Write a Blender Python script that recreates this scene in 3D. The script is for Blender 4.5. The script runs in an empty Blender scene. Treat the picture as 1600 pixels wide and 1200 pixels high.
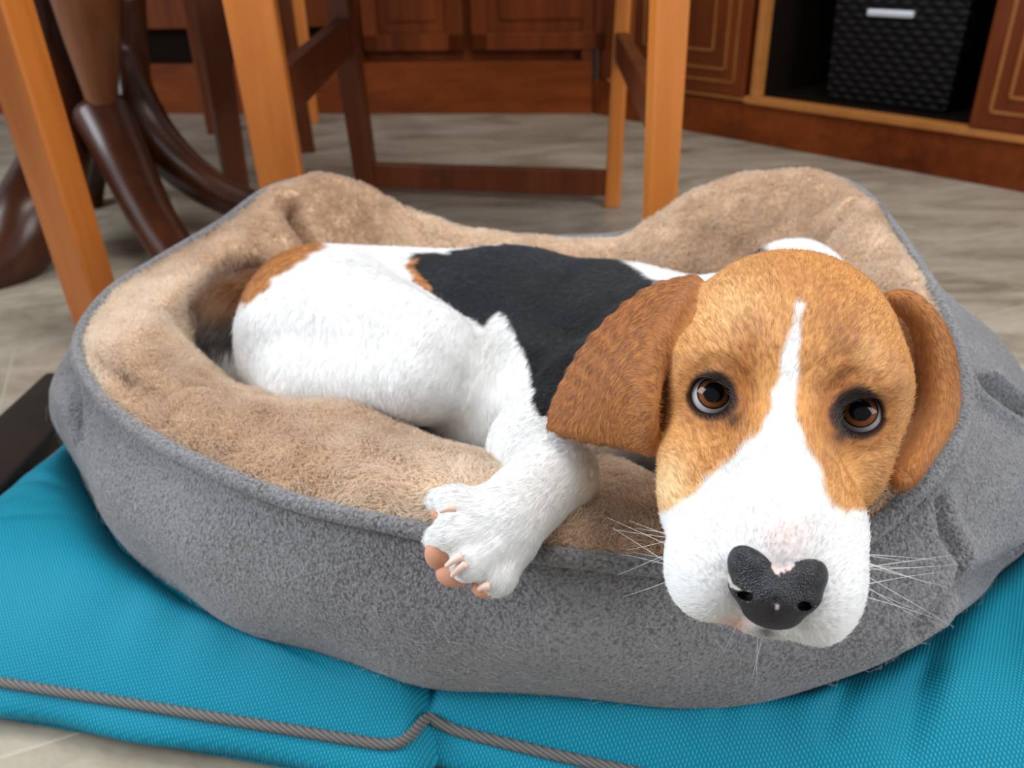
import bpy, math
import numpy as np
from mathutils import Vector

rng = np.random.default_rng(7)
sc = bpy.context.scene
COL = sc.collection

# ------------------------------------------------------------------ camera, world, light
F = 1300.0; CAM_H = 0.46; TILT = math.radians(28.6); ROLL = math.radians(-1.6)
_fw = np.array([0, math.cos(TILT), -math.sin(TILT)])
_up = np.array([0, math.sin(TILT), math.cos(TILT)]); _r0 = np.array([1.0, 0, 0])
_c, _s = math.cos(ROLL), math.sin(ROLL)
RT = _c * _r0 + _s * _up; UP = -_s * _r0 + _c * _up; FW = _fw
O = np.array([0, 0, CAM_H])
cam_d = bpy.data.cameras.new('camera'); cam = bpy.data.objects.new('camera', cam_d); COL.objects.link(cam)
from mathutils import Matrix
M = Matrix(((RT[0], UP[0], -FW[0], O[0]), (RT[1], UP[1], -FW[1], O[1]), (RT[2], UP[2], -FW[2], O[2]), (0, 0, 0, 1)))
cam.matrix_world = M
cam_d.sensor_width = 36; cam_d.lens = F / 1600 * 36
cam_d.clip_start = 0.02; cam_d.clip_end = 50
cam_d.dof.use_dof = True; cam_d.dof.focus_distance = 0.35; cam_d.dof.aperture_fstop = 11.5
sc.camera = cam
sc.view_settings.view_transform = 'Standard'; sc.view_settings.look = 'None'
sc.view_settings.gamma = 1; sc.view_settings.use_curve_mapping = False
sc.view_settings.exposure = 0.0

w = bpy.data.worlds.new('room_light'); sc.world = w; w.use_nodes = True
w.node_tree.nodes['Background'].inputs[0].default_value = (0.86, 0.90, 1.0, 1)
w.node_tree.nodes['Background'].inputs[1].default_value = 0.42

def area(name, loc, target, sx, sy, power, color=(1, 1, 1)):
    l = bpy.data.lights.new(name, 'AREA'); l.shape = 'RECTANGLE'; l.size = sx; l.size_y = sy
    l.energy = power; l.color = color
    o = bpy.data.objects.new(name, l); COL.objects.link(o); o.location = loc
    o.rotation_euler = (Vector(target) - Vector(loc)).to_track_quat('-Z', 'Y').to_euler()
    return o
area('window_daylight', (-2.3, 0.3, 1.5), (0.0, 0.6, 0.1), 1.5, 1.3, 80, (0.86, 0.93, 1.0))
area('patio_door_daylight', (1.9, -0.7, 1.5), (0.1, 0.7, 0.1), 1.3, 1.4, 46, (0.95, 0.97, 1.0))
area('ceiling_panel', (0.25, 0.55, 2.4), (0.15, 0.6, 0), 1.0, 0.8, 30, (1.0, 0.97, 0.93))
for i, (x, y, z) in enumerate([(-0.30, -0.55, 2.05), (0.15, -0.45, 2.1), (-0.25, -0.35, 1.75)]):
    l = bpy.data.lights.new('ceiling_spot', 'POINT'); l.energy = 3.0; l.shadow_soft_size = 0.045
    l.color = (1, 0.95, 0.88)
    o = bpy.data.objects.new('ceiling_spot', l); COL.objects.link(o); o.location = (x, y, z)

# ------------------------------------------------------------------ survey helpers: photo bearings to world points
def ray(x, y): return FW + RT * ((x - 800) / F) + UP * ((600 - y) / F)
def atz(x, y, z): d = ray(x, y); return O + d * ((z - CAM_H) / d[2])
def atY(x, y, Y): d = ray(x, y); return O + d * (Y / d[1])
def atd(x, y, dep): return O + ray(x, y) * dep
def chart(P):
    v = P - O; d = np.maximum(v @ FW, 1e-3)
    return np.stack([800 + F * (v @ RT) / d, 600 - F * (v @ UP) / d], -1)

# ------------------------------------------------------------------ object helpers
def tag(o, label=None, cat=None, group=None, kind=None):
    if label: o['label'] = label
    if cat: o['category'] = cat
    if group: o['group'] = group
    if kind: o['kind'] = kind
    return o
def empty(name, loc=(0, 0, 0)):
    o = bpy.data.objects.new(name, None); COL.objects.link(o); o.location = loc
    o.empty_display_size = 0.05
    return o
def mesh_obj(name, V, Fc, mat, parent=None, smooth=True, uv=None):
    me = bpy.data.meshes.new(name)
    V = np.asarray(V, float)
    off = np.zeros(3)
    if parent is not None: off = np.array(parent.matrix_world.translation) if False else np.array(world_loc(parent))
    me.from_pydata((V - off).tolist(), [], [list(map(int, f)) for f in Fc])
    me.polygons.foreach_set('use_smooth', [smooth] * len(me.polygons))
    me.update()
    o = bpy.data.objects.new(name, me); COL.objects.link(o)
    if parent is not None: o.parent = parent
    if mat: me.materials.append(mat)
    return o
def world_loc(o):
    p = np.array(o.location)
    while o.parent: o = o.parent; p = p + np.array(o.location)
    return p
def big_mesh(name, V, quads, mat, parent=None, smooth=True):
    """fast path for large all-quad meshes"""
    me = bpy.data.meshes.new(name); V = np.asarray(V, np.float32)
    if parent is not None: V = V - world_loc(parent).astype(np.float32)
    q = np.asarray(quads, np.int32)
    me.vertices.add(len(V)); me.vertices.foreach_set('co', V.ravel())
    me.loops.add(q.size); me.loops.foreach_set('vertex_index', q.ravel())
    me.polygons.add(len(q)); me.polygons.foreach_set('loop_start', np.arange(0, q.size, 4, dtype=np.int32))
    me.polygons.foreach_set('loop_total', np.full(len(q), 4, np.int32))
    me.polygons.foreach_set('use_smooth', np.full(len(q), smooth))
    me.update(calc_edges=True); me.validate()
    o = bpy.data.objects.new(name, me); COL.objects.link(o)
    if parent is not None: o.parent = parent
    if mat: me.materials.append(mat)
    return o
def set_color(o, C, name='coat'):
    a = o.data.color_attributes.new(name, 'FLOAT_COLOR', 'POINT')
    c = np.ones((len(C), 4), np.float32); c[:, :3] = C
    a.data.foreach_set('color', c.ravel())
def grid_quads(nu, nv, closed_u=False):
    i = np.arange(nu if closed_u else nu - 1); j = np.arange(nv - 1)
    I, J = np.meshgrid(i, j, indexing='ij'); I2 = (I + 1) % nu
    return np.stack([I * nv + J, I2 * nv + J, I2 * nv + J + 1, I * nv + J + 1], -1).reshape(-1, 4)

# ------------------------------------------------------------------ material helpers
def new_mat(name):
    m = bpy.data.materials.new(name); m.use_nodes = True
    nt = m.node_tree; b = nt.nodes['Principled BSDF']
    return m, nt, b
def N(nt, t, **kw):
    n = nt.nodes.new(t)
    for k, v in kw.items():
        if k.startswith('_'): setattr(n, k[1:], v)
        else: n.inputs[k.replace('__', ' ')].default_value = v
    return n
def L(nt, a, b): nt.links.new(a, b)
def ramp(nt, fac, stops):
    r = nt.nodes.new('ShaderNodeValToRGB'); el = r.color_ramp.elements
    while len(el) < len(stops): el.new(0.5)
    for e, (p, c) in zip(el, stops): e.position = p; e.color = (*c, 1)
    L(nt, fac, r.inputs[0]); return r.outputs[0]
def coords(nt, scale=(1, 1, 1), rot=(0, 0, 0), kind='Object'):
    tc = nt.nodes.new('ShaderNodeTexCoord'); mp = nt.nodes.new('ShaderNodeMapping')
    mp.inputs['Scale'].default_value = scale; mp.inputs['Rotation'].default_value = rot
    L(nt, tc.outputs[kind], mp.inputs[0]); return mp.outputs[0]
def bump(nt, b, h, strength, dist):
    bp = N(nt, 'ShaderNodeBump'); bp.inputs['Strength'].default_value = strength
    bp.inputs['Distance'].default_value = dist; L(nt, h, bp.inputs['Height']); L(nt, bp.outputs[0], b.inputs['Normal'])
    return bp

def wood(name, c0, c1, rough=0.3, scale=1.0, axis='z', coat=0.3, spec=0.5):
    m, nt, b = new_mat(name); b.inputs['Specular IOR Level'].default_value = spec
    st = {'z': (26, 26, 2.2), 'x': (2.2, 26, 26), 'y': (26, 2.2, 26)}[axis]
    co = coords(nt, tuple(s * scale for s in st))
    n1 = N(nt, 'ShaderNodeTexNoise', Scale=1.6, Detail=6.0, Roughness=0.6, Distortion=0.8); L(nt, co, n1.inputs['Vector'])
    co2 = coords(nt, tuple(s * scale * 0.22 for s in st))
    n2 = N(nt, 'ShaderNodeTexNoise', Scale=1.3, Detail=2.0); L(nt, co2, n2.inputs['Vector'])
    mx = N(nt, 'ShaderNodeMath', _operation='MULTIPLY_ADD'); mx.inputs[1].default_value = 0.45
    L(nt, n1.outputs[0], mx.inputs[0])
    m2 = N(nt, 'ShaderNodeMath', _operation='MULTIPLY'); m2.inputs[1].default_value = 0.55; L(nt, n2.outputs[0], m2.inputs[0])
    L(nt, m2.outputs[0], mx.inputs[2])
    L(nt, ramp(nt, mx.outputs[0], [(0.36, c0), (0.64, c1)]), b.inputs['Base Color'])
    b.inputs['Roughness'].default_value = rough; b.inputs['Coat Weight'].default_value = coat
    b.inputs['Coat Roughness'].default_value = 0.2
    return m
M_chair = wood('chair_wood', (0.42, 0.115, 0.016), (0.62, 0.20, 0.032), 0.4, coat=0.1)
M_chair_dark = wood('chair_wood_dark', (0.085, 0.021, 0.006), (0.17, 0.042, 0.012), 0.4, coat=0.0, spec=0.25)  # darker chair wood for stretchers, seats and some of the legs
M_cab = wood('cabinet_cherry', (0.07, 0.013, 0.002), (0.17, 0.036, 0.006), 0.5, coat=0.0, spec=0.15)
M_cabx = wood('cabinet_cherry_rail', (0.085, 0.015, 0.002), (0.21, 0.045, 0.006), 0.5, axis='x', coat=0.0, spec=0.15)
M_trim = wood('cabinet_maple_trim', (0.34, 0.12, 0.028), (0.46, 0.18, 0.045), 0.45, axis='x', coat=0.0, spec=0.2)
M_table = wood('table_mahogany', (0.028, 0.008, 0.003), (0.075, 0.019, 0.006), 0.33, coat=0.15, spec=0.35)
M_col = wood('table_column_wood', (0.09, 0.026, 0.008), (0.20, 0.062, 0.018), 0.3, coat=0.2, spec=0.35)
M_dark = wood('rail_ebonised', (0.008, 0.005, 0.004), (0.02, 0.011, 0.007), 0.4)
M_inlay = wood('door_inlay_wood', (0.20, 0.065, 0.014), (0.30, 0.105, 0.026), 0.5, axis='x', coat=0.0, spec=0.2)
def plain(name, c, rough=0.6, metal=0.0, spec=0.5):
    m, nt, b = new_mat(name); b.inputs['Specular IOR Level'].default_value = spec; b.inputs['Base Color'].default_value = (*c, 1)
    b.inputs['Roughness'].default_value = rough; b.inputs['Metallic'].default_value = metal
    n = N(nt, 'ShaderNodeTexNoise', Scale=400.0, Detail=3.0); L(nt, coords(nt), n.inputs['Vector'])
    bump(nt, b, n.outputs[0], 0.1, 0.0005)
    return m
M_void = plain('void_black', (0.010, 0.007, 0.0055), 0.9, spec=0.0)  # near black; also colours in the shade of the gap under the drawers
M_steel = plain('handle_steel', (0.75, 0.77, 0.85), 0.35, 0.4)
M_rattan = plain('black_rattan', (0.005, 0.004, 0.004), 0.4, spec=0.14)
M_wall = plain('wall_plaster', (0.55, 0.5, 0.45), 0.8)

def floor_mat():
    m, nt, b = new_mat('stone_vinyl_floor')
    co = coords(nt, (1, 1, 1), (0, 0, math.radians(-22)))
    br = N(nt, 'ShaderNodeTexBrick', Scale=1.0); br.offset = 0.5
    br.inputs['Color1'].default_value = (0.35, 0.35, 0.35, 1); br.inputs['Color2'].default_value = (0.75, 0.75, 0.75, 1)
    br.inputs['Mortar'].default_value = (1, 1, 1, 1)
    br.inputs['Mortar Size'].default_value = 0.0018; br.inputs['Mortar Smooth'].default_value = 0.6
    br.inputs['Brick Width'].default_value = 0.46; br.inputs['Row Height'].default_value = 0.23
    L(nt, co, br.inputs['Vector'])
    n1 = N(nt, 'ShaderNodeTexNoise', Scale=6.0, Detail=8.0, Roughness=0.62, Distortion=1.2)
    L(nt, coords(nt, (0.7, 2.0, 1), (0, 0, math.radians(-22))), n1.inputs['Vector'])
    n2 = N(nt, 'ShaderNodeTexNoise', Scale=60.0, Detail=6.0, Roughness=0.7); L(nt, co, n2.inputs['Vector'])
    a = N(nt, 'ShaderNodeMath', _operation='MULTIPLY_ADD'); a.inputs[1].default_value = 0.25
    L(nt, n2.outputs[0], a.inputs[0]); L(nt, n1.outputs[0], a.inputs[2])
    a2 = N(nt, 'ShaderNodeMath', _operation='MULTIPLY_ADD'); a2.inputs[1].default_value = 0.16
    L(nt, br.outputs['Color'], a2.inputs[0]); L(nt, a.outputs[0], a2.inputs[2])
    c = ramp(nt, a2.outputs[0], [(0.45, (0.13, 0.102, 0.065)), (0.66, (0.285, 0.24, 0.178)), (0.92, (0.45, 0.395, 0.315))])
    mx = N(nt, 'ShaderNodeMix', _data_type='RGBA'); L(nt, br.outputs['Fac'], mx.inputs['Factor'])
    L(nt, c, mx.inputs['A']); mx.inputs['B'].default_value = (0.42, 0.37, 0.29, 1)
    L(nt, mx.outputs['Result'], b.inputs['Base Color'])
    b.inputs['Roughness'].default_value = 0.42
    bump(nt, b, a.outputs[0], 0.25, 0.002)
    return m
def fleece_mat():
    m, nt, b = new_mat('grey_fleece')
    co = coords(nt)
    n1 = N(nt, 'ShaderNodeTexNoise', Scale=470.0, Detail=3.0, Roughness=0.6, Distortion=0.6); L(nt, co, n1.inputs['Vector'])
    v = N(nt, 'ShaderNodeTexVoronoi', Scale=580.0); v.feature = 'SMOOTH_F1'; L(nt, co, v.inputs['Vector'])
    a = N(nt, 'ShaderNodeMath', _operation='MULTIPLY_ADD'); a.inputs[1].default_value = -0.5
    L(nt, v.outputs['Distance'], a.inputs[0]); L(nt, n1.outputs[0], a.inputs[2])
    n3 = N(nt, 'ShaderNodeTexNoise', Scale=14.0, Detail=3.0); L(nt, co, n3.inputs['Vector'])
    a3 = N(nt, 'ShaderNodeMath', _operation='MULTIPLY_ADD'); a3.inputs[1].default_value = 0.35
    L(nt, n3.outputs[0], a3.inputs[0]); L(nt, a.outputs[0], a3.inputs[2])
    c = ramp(nt, a3.outputs[0], [(0.24, (0.080, 0.078, 0.080)), (0.58, (0.225, 0.222, 0.228))])
    L(nt, c, b.inputs['Base Color']); b.inputs['Roughness'].default_value = 0.95
    b.inputs['Sheen Weight'].default_value = 0.35; b.inputs['Sheen Roughness'].default_value = 0.5
    b.inputs['Specular IOR Level'].default_value = 0.1
    bump(nt, b, a.outputs[0], 0.9, 0.0022)
    return m
def plush_mat(name='beige_plush'):
    m, nt, b = new_mat(name)
    co = coords(nt)
    n1 = N(nt, 'ShaderNodeTexNoise', Scale=200.0, Detail=3.0, Distortion=1.5); L(nt, co, n1.inputs['Vector'])
    c = ramp(nt, n1.outputs[0], [(0.3, (0.55, 0.36, 0.22)), (0.7, (0.74, 0.55, 0.38))])
    L(nt, c, b.inputs['Base Color']); b.inputs['Roughness'].default_value = 0.95
    b.inputs['Specular IOR Level'].default_value = 0.1
    bump(nt, b, n1.outputs[0], 0.8, 0.003)
    return m
def hair_mat(name, rough=0.75, trans=0.25, gloss=0.08):
    m = bpy.data.materials.new(name); m.use_nodes = True; nt = m.node_tree; nt.nodes.clear()
    out = nt.nodes.new('ShaderNodeOutputMaterial')
    at = N(nt, 'ShaderNodeAttribute', _attribute_name='coat')
    d = nt.nodes.new('ShaderNodeBsdfDiffuse'); t = nt.nodes.new('ShaderNodeBsdfTranslucent')
    L(nt, at.outputs['Color'], d.inputs[0]); L(nt, at.outputs['Color'], t.inputs[0])
    mx = nt.nodes.new('ShaderNodeMixShader'); mx.inputs[0].default_value = trans
    L(nt, d.outputs[0], mx.inputs[1]); L(nt, t.outputs[0], mx.inputs[2])
    g = nt.nodes.new('ShaderNodeBsdfGlossy'); g.inputs['Roughness'].default_value = 0.45
    g.inputs[0].default_value = (0.7, 0.7, 0.7, 1)
    m2 = nt.nodes.new('ShaderNodeMixShader'); m2.inputs[0].default_value = gloss
    L(nt, mx.outputs[0], m2.inputs[1]); L(nt, g.outputs[0], m2.inputs[2]); L(nt, m2.outputs[0], out.inputs[0])
    return m
def coat_mat(name):
    m, nt, b = new_mat(name)
    at = N(nt, 'ShaderNodeAttribute', _attribute_name='coat')
    L(nt, at.outputs['Color'], b.inputs['Base Color'])
    b.inputs['Roughness'].default_value = 0.8; b.inputs['Specular IOR Level'].default_value = 0.2
    n = N(nt, 'ShaderNodeTexNoise', Scale=500.0, Detail=3.0); L(nt, coords(nt), n.inputs['Vector'])
    bump(nt, b, n.outputs[0], 0.35, 0.001)
    return m
def canvas_mat():
    m, nt, b = new_mat('turquoise_woven_canvas')
    co = coords(nt, (1, 1, 1), (0, 0, math.radians(12.5)))
    w1 = N(nt, 'ShaderNodeTexWave', Scale=230.0, Distortion=0.15); w1.bands_direction = 'DIAGONAL'; L(nt, coords(nt, (1, 1, 0), (0, 0, math.radians(12.5))), w1.inputs['Vector'])
    w2 = N(nt, 'ShaderNodeTexWave', Scale=230.0, Distortion=0.15); w2.bands_direction = 'DIAGONAL'; L(nt, coords(nt, (-1, 1, 0), (0, 0, math.radians(12.5))), w2.inputs['Vector'])
    mul = N(nt, 'ShaderNodeMath', _operation='MULTIPLY'); L(nt, w1.outputs['Fac'], mul.inputs[0]); L(nt, w2.outputs['Fac'], mul.inputs[1])
    c = ramp(nt, mul.outputs[0], [(0.0, (0.003, 0.13, 0.20)), (0.6, (0.007, 0.32, 0.45))])
    L(nt, c, b.inputs['Base Color']); b.inputs['Roughness'].default_value = 0.65
    b.inputs['Specular IOR Level'].default_value = 0.18
    bump(nt, b, mul.outputs[0], 0.5, 0.0008)
    return m
def cord_mat():
    m, nt, b = new_mat('grey_piping_cord')
    w1 = N(nt, 'ShaderNodeTexWave', Scale=150.0, Distortion=0.5); w1.bands_direction = 'DIAGONAL'; L(nt, coords(nt), w1.inputs['Vector'])
    c = ramp(nt, w1.outputs['Fac'], [(0, (0.07, 0.065, 0.06)), (1, (0.16, 0.15, 0.14))])
    L(nt, c, b.inputs['Base Color']); b.inputs['Roughness'].default_value = 0.85
    bump(nt, b, w1.outputs['Fac'], 0.5, 0.001); return m
M_floor = floor_mat(); M_fleece = fleece_mat(); M_plush = plush_mat(); M_canvas = canvas_mat(); M_cord = cord_mat()
M_hair = hair_mat('dog_fur'); M_plushhair = hair_mat('plush_pile', trans=0.5, gloss=0.02); M_coat = coat_mat('dog_skin_coat')

# ------------------------------------------------------------------ shape helpers
def add_box_local(V, Fc, fr, s0, s1, t0, t1, z0, z1, bev=0.0):
    p0, ds, dt = fr
    n = len(V)
    for (s, t, z) in [(s0, t0, z0), (s1, t0, z0), (s1, t1, z0), (s0, t1, z0), (s0, t0, z1), (s1, t0, z1), (s1, t1, z1), (s0, t1, z1)]:
        V.append(p0 + ds * s + dt * t + np.array([0, 0, z]))
    for f in [(0, 3, 2, 1), (4, 5, 6, 7), (0, 1, 5, 4), (1, 2, 6, 5), (2, 3, 7, 6), (3, 0, 4, 7)]:
        Fc.append([n + k for k in f])
def bevel(o, wd=0.002, seg=2):
    m = o.modifiers.new('bevel', 'BEVEL'); m.width = wd; m.segments = seg; m.limit_method = 'ANGLE'
    m.angle_limit = math.radians(35); m.harden_normals = False
    return o
def boxes(name, fr, lst, mat, parent=None, bev=0.002):
    V, Fc = [], []
    for b in lst: add_box_local(V, Fc, fr, *b)
    o = mesh_obj(name, V, Fc, mat, parent, smooth=False)
    if bev: bevel(o, bev)
    return o
def beam(name, pts, mat, parent=None, rot=0.0, bev=0.004):
    """rectangular timber through pts: (x,y,z,width,depth); rot turns the section about z"""
    V, Fc = [], []
    c, s = math.cos(rot), math.sin(rot)
    for (p, wd, dp) in pts:
        for a, b_ in [(-1, -1), (1, -1), (1, 1), (-1, 1)]:
            dx, dy = a * wd / 2, b_ * dp / 2
            V.append(np.array(p) + np.array([c * dx - s * dy, s * dx + c * dy, 0]))
    for k in range(len(pts) - 1):
        for i in range(4):
            a = 4 * k + i; b_ = 4 * k + (i + 1) % 4
            Fc.append([a, b_, b_ + 4, a + 4])
    Fc.append([3, 2, 1, 0]); n = 4 * (len(pts) - 1); Fc.append([n, n + 1, n + 2, n + 3])
    o = mesh_obj(name, V, Fc, mat, parent, smooth=False); bevel(o, bev, 3); return o
def bar(name, p0, p1, wd, h, mat, parent=None, bev=0.003):
    """horizontal-ish rail from p0 to p1 (centres), width across, height vertical"""
    p0 = np.array(p0, float); p1 = np.array(p1, float); d = p1 - p0; d /= np.linalg.norm(d)
    sd = np.cross(d, [0, 0, 1]); sd /= np.linalg.norm(sd); u = np.cross(sd, d)
    V = []
    for p in (p0, p1):
        for a, b_ in [(-1, -1), (1, -1), (1, 1), (-1, 1)]: V.append(p + sd * a * wd / 2 + u * b_ * h / 2)
    Fc = [[0, 1, 5, 4], [1, 2, 6, 5], [2, 3, 7, 6], [3, 0, 4, 7], [3, 2, 1, 0], [4, 5, 6, 7]]
    o = mesh_obj(name, V, Fc, mat, parent, smooth=False); bevel(o, bev, 2); return o
def cr(P, u, closed):
    """Catmull-Rom through rows of P at parameters u"""
    P = np.asarray(P, float); n = len(P); i = np.floor(u).astype(int); t = (u - i)[:, None]
    if P.ndim == 3: t = t[:, :, None]
    if closed: a, b, c, d = P[(i - 1) % n], P[i % n], P[(i + 1) % n], P[(i + 2) % n]
    else:
        i = np.clip(i, 0, n - 2); t = (u - i)[:, None]
        if P.ndim == 3: t = t[:, :, None]
        q = lambda k: P[np.clip(k, 0, n - 1)]
        a, b, c, d = q(i - 1), q(i), q(i + 1), q(i + 2)
        a = np.where((i - 1 < 0)[(...,) + (None,) * (P.ndim - 1)], 2 * b - c, a)
        d = np.where((i + 2 > n - 1)[(...,) + (None,) * (P.ndim - 1)], 2 * c - b, d)
    return 0.5 * (2 * b + (c - a) * t + (2 * a - 5 * b + 4 * c - d) * t ** 2 + (3 * b - a - 3 * c + d) * t ** 3)
def sweep(name, path, rad, mat, parent=None, closed=False, seg=14, squash=None):
    """tube along path; rad scalar or array; squash (a,b) section factors side/up"""
    P = np.asarray(path, float); n = len(P)
    if closed: T = np.roll(P, -1, 0) - np.roll(P, 1, 0)
    else: T = np.gradient(P, axis=0)
    T /= np.linalg.norm(T, axis=1)[:, None]
    ref = [0, 1.0, 0] if np.abs(T[:, 2]).mean() > 0.85 else [0, 0, 1.0]
    S = np.cross(T, ref); S /= np.maximum(np.linalg.norm(S, axis=1)[:, None], 1e-6); U = np.cross(S, T)
    r = np.broadcast_to(np.asarray(rad, float), (n,))
    a = np.linspace(0, 2 * np.pi, seg, endpoint=False); sq = squash or (1, 1)
    V = P[:, None] + r[:, None, None] * (S[:, None] * np.cos(a)[None, :, None] * sq[0] + U[:, None] * np.sin(a)[None, :, None] * sq[1])
    V = V.reshape(-1, 3); Fc = []
    for i in range(n if closed else n - 1):
        for j in range(seg):
            k = (i + 1) % n
            Fc.append([i * seg + j, i * seg + (j + 1) % seg, k * seg + (j + 1) % seg, k * seg + j])
    if not closed: Fc.append(list(range(seg))[::-1]); Fc.append([(n - 1) * seg + j for j in range(seg)])
    return mesh_obj(name, V, Fc, mat, parent)
def wob(P, amp, k, seed):
    """smooth pseudo-random scalar field from summed sines"""
    r = np.random.default_rng(seed); out = np.zeros(len(P))
    for j in range(7):
        d = r.normal(size=3); d /= np.linalg.norm(d); out += np.sin(P @ d * k * (0.6 + 1.1 * r.random()) + r.random() * 6.28)
    return out * amp / 2.6
def dist_poly(P, pts):
    """distance from points to 3D polyline"""
    pts = np.asarray(pts, float); best = np.full(len(P), 9.0)
    for a, b in zip(pts[:-1], pts[1:]):
        ab = b - a; t = np.clip(((P - a) @ ab) / (ab @ ab), 0, 1)
        best = np.minimum(best, np.linalg.norm(P - a - t[:, None] * ab, axis=1))
    return best
def grid_normals(G, closed_u):
    """vertex normals of grid nu x nv x 3"""
    if closed_u: du = np.roll(G, -1, 0) - np.roll(G, 1, 0)
    else: du = np.gradient(G, axis=0)
    dv = np.gradient(G, axis=1); n = np.cross(du, dv)
    return n / np.maximum(np.linalg.norm(n, axis=2)[..., None], 1e-9)
def inside_poly(P, poly):
    x, y = P[:, 0], P[:, 1]; c = np.zeros(len(P), bool); n = len(poly)
    for i in range(n):
        x1, y1 = poly[i]; x2, y2 = poly[(i + 1) % n]
        k = (y1 > y) != (y2 > y)
        with np.errstate(divide='ignore', invalid='ignore'): xi = (x2 - x1) * (y - y1) / (y2 - y1 + 1e-12) + x1
        c ^= k & (x < xi)
    return c
def poly_sd(P, poly):
    """signed distance in 2D, negative inside"""
    p = np.asarray(poly, float); best = np.full(len(P), 1e9)
    for a, b in zip(p, np.roll(p, -1, 0)):
        ab = b - a; t = np.clip(((P - a) @ ab) / (ab @ ab + 1e-12), 0, 1)
        best = np.minimum(best, np.linalg.norm(P - a - t[:, None] * ab, axis=1))
    return np.where(inside_poly(P, p), -best, best)
def curves_obj(name, roots, dirs, normals, length, radius, color, mat, parent, npt=4, droop=None, curl=0.0, seed=1):
    """hair strands: start along mix of normal and comb direction and lie over"""
    r = np.random.default_rng(seed); n = len(roots)
    cd = bpy.data.hair_curves.new(name); cd.add_curves([npt] * n)
    t = np.linspace(0, 1, npt)
    L_ = (length * np.ones(n)) [:, None, None]
    # dirs = comb (tangent-ish), normals lift first
    base = roots[:, None]
    pos = base + L_ * (dirs[:, None] * (t[None, :, None] * 1.0) + normals[:, None] * (droop[:, None, None] if droop is not None else 0.35) * (t * (1 - 0.45 * t))[None, :, None])
    if curl > 0:
        j = r.normal(size=(n, npt, 3)) * curl; j[:, 0] = 0; pos = pos + j
    if parent is not None: pos = pos - world_loc(parent)
    cd.position_data.foreach_set('vector', pos.astype(np.float32).ravel())
    ra = (radius * np.ones(n))[:, None] * np.linspace(1.0, 0.25, npt)[None]
    at = cd.attributes.get('radius') or cd.attributes.new('radius', 'FLOAT', 'POINT')
    at.data.foreach_set('value', ra.astype(np.float32).ravel())
    ac = cd.attributes.new('coat', 'FLOAT_COLOR', 'CURVE')
    c = np.ones((n, 4), np.float32); c[:, :3] = color; ac.data.foreach_set('color', c.ravel())
    o = bpy.data.objects.new(name, cd); COL.objects.link(o); o.parent = parent
    cd.materials.append(mat); return o
def sample_quads(V, Q, N_, dens_fn, n_try, seed):
    """random points on quads, area weighted, thinned by dens_fn in [0,1] -> pos, normal, face id"""
    r = np.random.default_rng(seed)
    A, B, C, D = (V[Q[:, k]] for k in range(4))
    ar = 0.5 * np.linalg.norm(np.cross(C - A, D - B), axis=1); cs = np.cumsum(ar); cs /= cs[-1]
    f = np.searchsorted(cs, r.random(n_try)); u, v = r.random(n_try), r.random(n_try)
    w4 = np.stack([(1 - u) * (1 - v), u * (1 - v), u * v, (1 - u) * v], 1)[..., None]
    P = (V[Q[f]] * w4).sum(1); Nn = (N_[Q[f]] * w4).sum(1); Nn /= np.maximum(np.linalg.norm(Nn, axis=1)[:, None], 1e-9)
    keep = r.random(n_try) < dens_fn(P, Nn)
    return P[keep], Nn[keep]

# ================================================================== SETTING
o = mesh_obj('floor', [(-3.2, -2.5, 0), (3.2, -2.5, 0), (3.2, 3.2, 0), (-3.2, 3.2, 0)], [[0, 1, 2, 3]], M_floor, smooth=False)
tag(o, kind='structure')
o = mesh_obj('wall_back', [(-3.2, 3.2, 0), (3.2, 3.2, 0), (3.2, 3.2, 2.6), (-3.2, 3.2, 2.6)], [[0, 1, 2, 3]], M_wall, smooth=False)
tag(o, kind='structure')

# ------------------------------------------------------------------ back cabinet
def frame(a, b):
    a = np.array([a[0], a[1], 0.0]); b = np.array([b[0], b[1], 0.0]); ds = (b - a) / np.linalg.norm(b - a)
    dt = np.array([-ds[1], ds[0], 0.0])          # t grows away from the viewer
    return (a, ds, dt)
def sz(px, py, fr, t=0.0):
    p0, ds, dt = fr; d = ray(px, py); q = p0 + dt * t
    k = ((q - O) @ dt) / (d @ dt); P = O + d * k
    return (P - p0) @ ds, P[2]
CORNER = (0.245, 2.42)
fb = frame((-0.6 - 1.2 * 0.99, 2.542 + 1.2 * 0.142), CORNER); Lb = np.linalg.norm(np.array(CORNER) - fb[0][:2])
cab = empty('sideboard_cabinet', tuple(fb[0]))
tag(cab, 'long dark cherry cabinet with framed doors along the back, behind the chairs', 'cabinet')
zp = 0.140
boxes('plinth', fb, [(0, Lb, 0.0, 0.3, 0, zp)], M_cabx, cab)
s_div = sz(730, 50, fb)[0]; s_l = sz(550, 50, fb)[0]
boxes('carcass', fb, [(0, Lb, 0.035, 0.45, zp - 0.01, 0.85), (s_l - 0.02, s_l + 0.02, 0.0, 0.04, zp, 0.85), (Lb - 0.03, Lb, 0.0, 0.04, zp, 0.85)], M_cab, cab)
boxes('worktop', fb, [(0, Lb, -0.02, 0.47, 0.85, 0.88)], M_cabx, cab)
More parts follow.
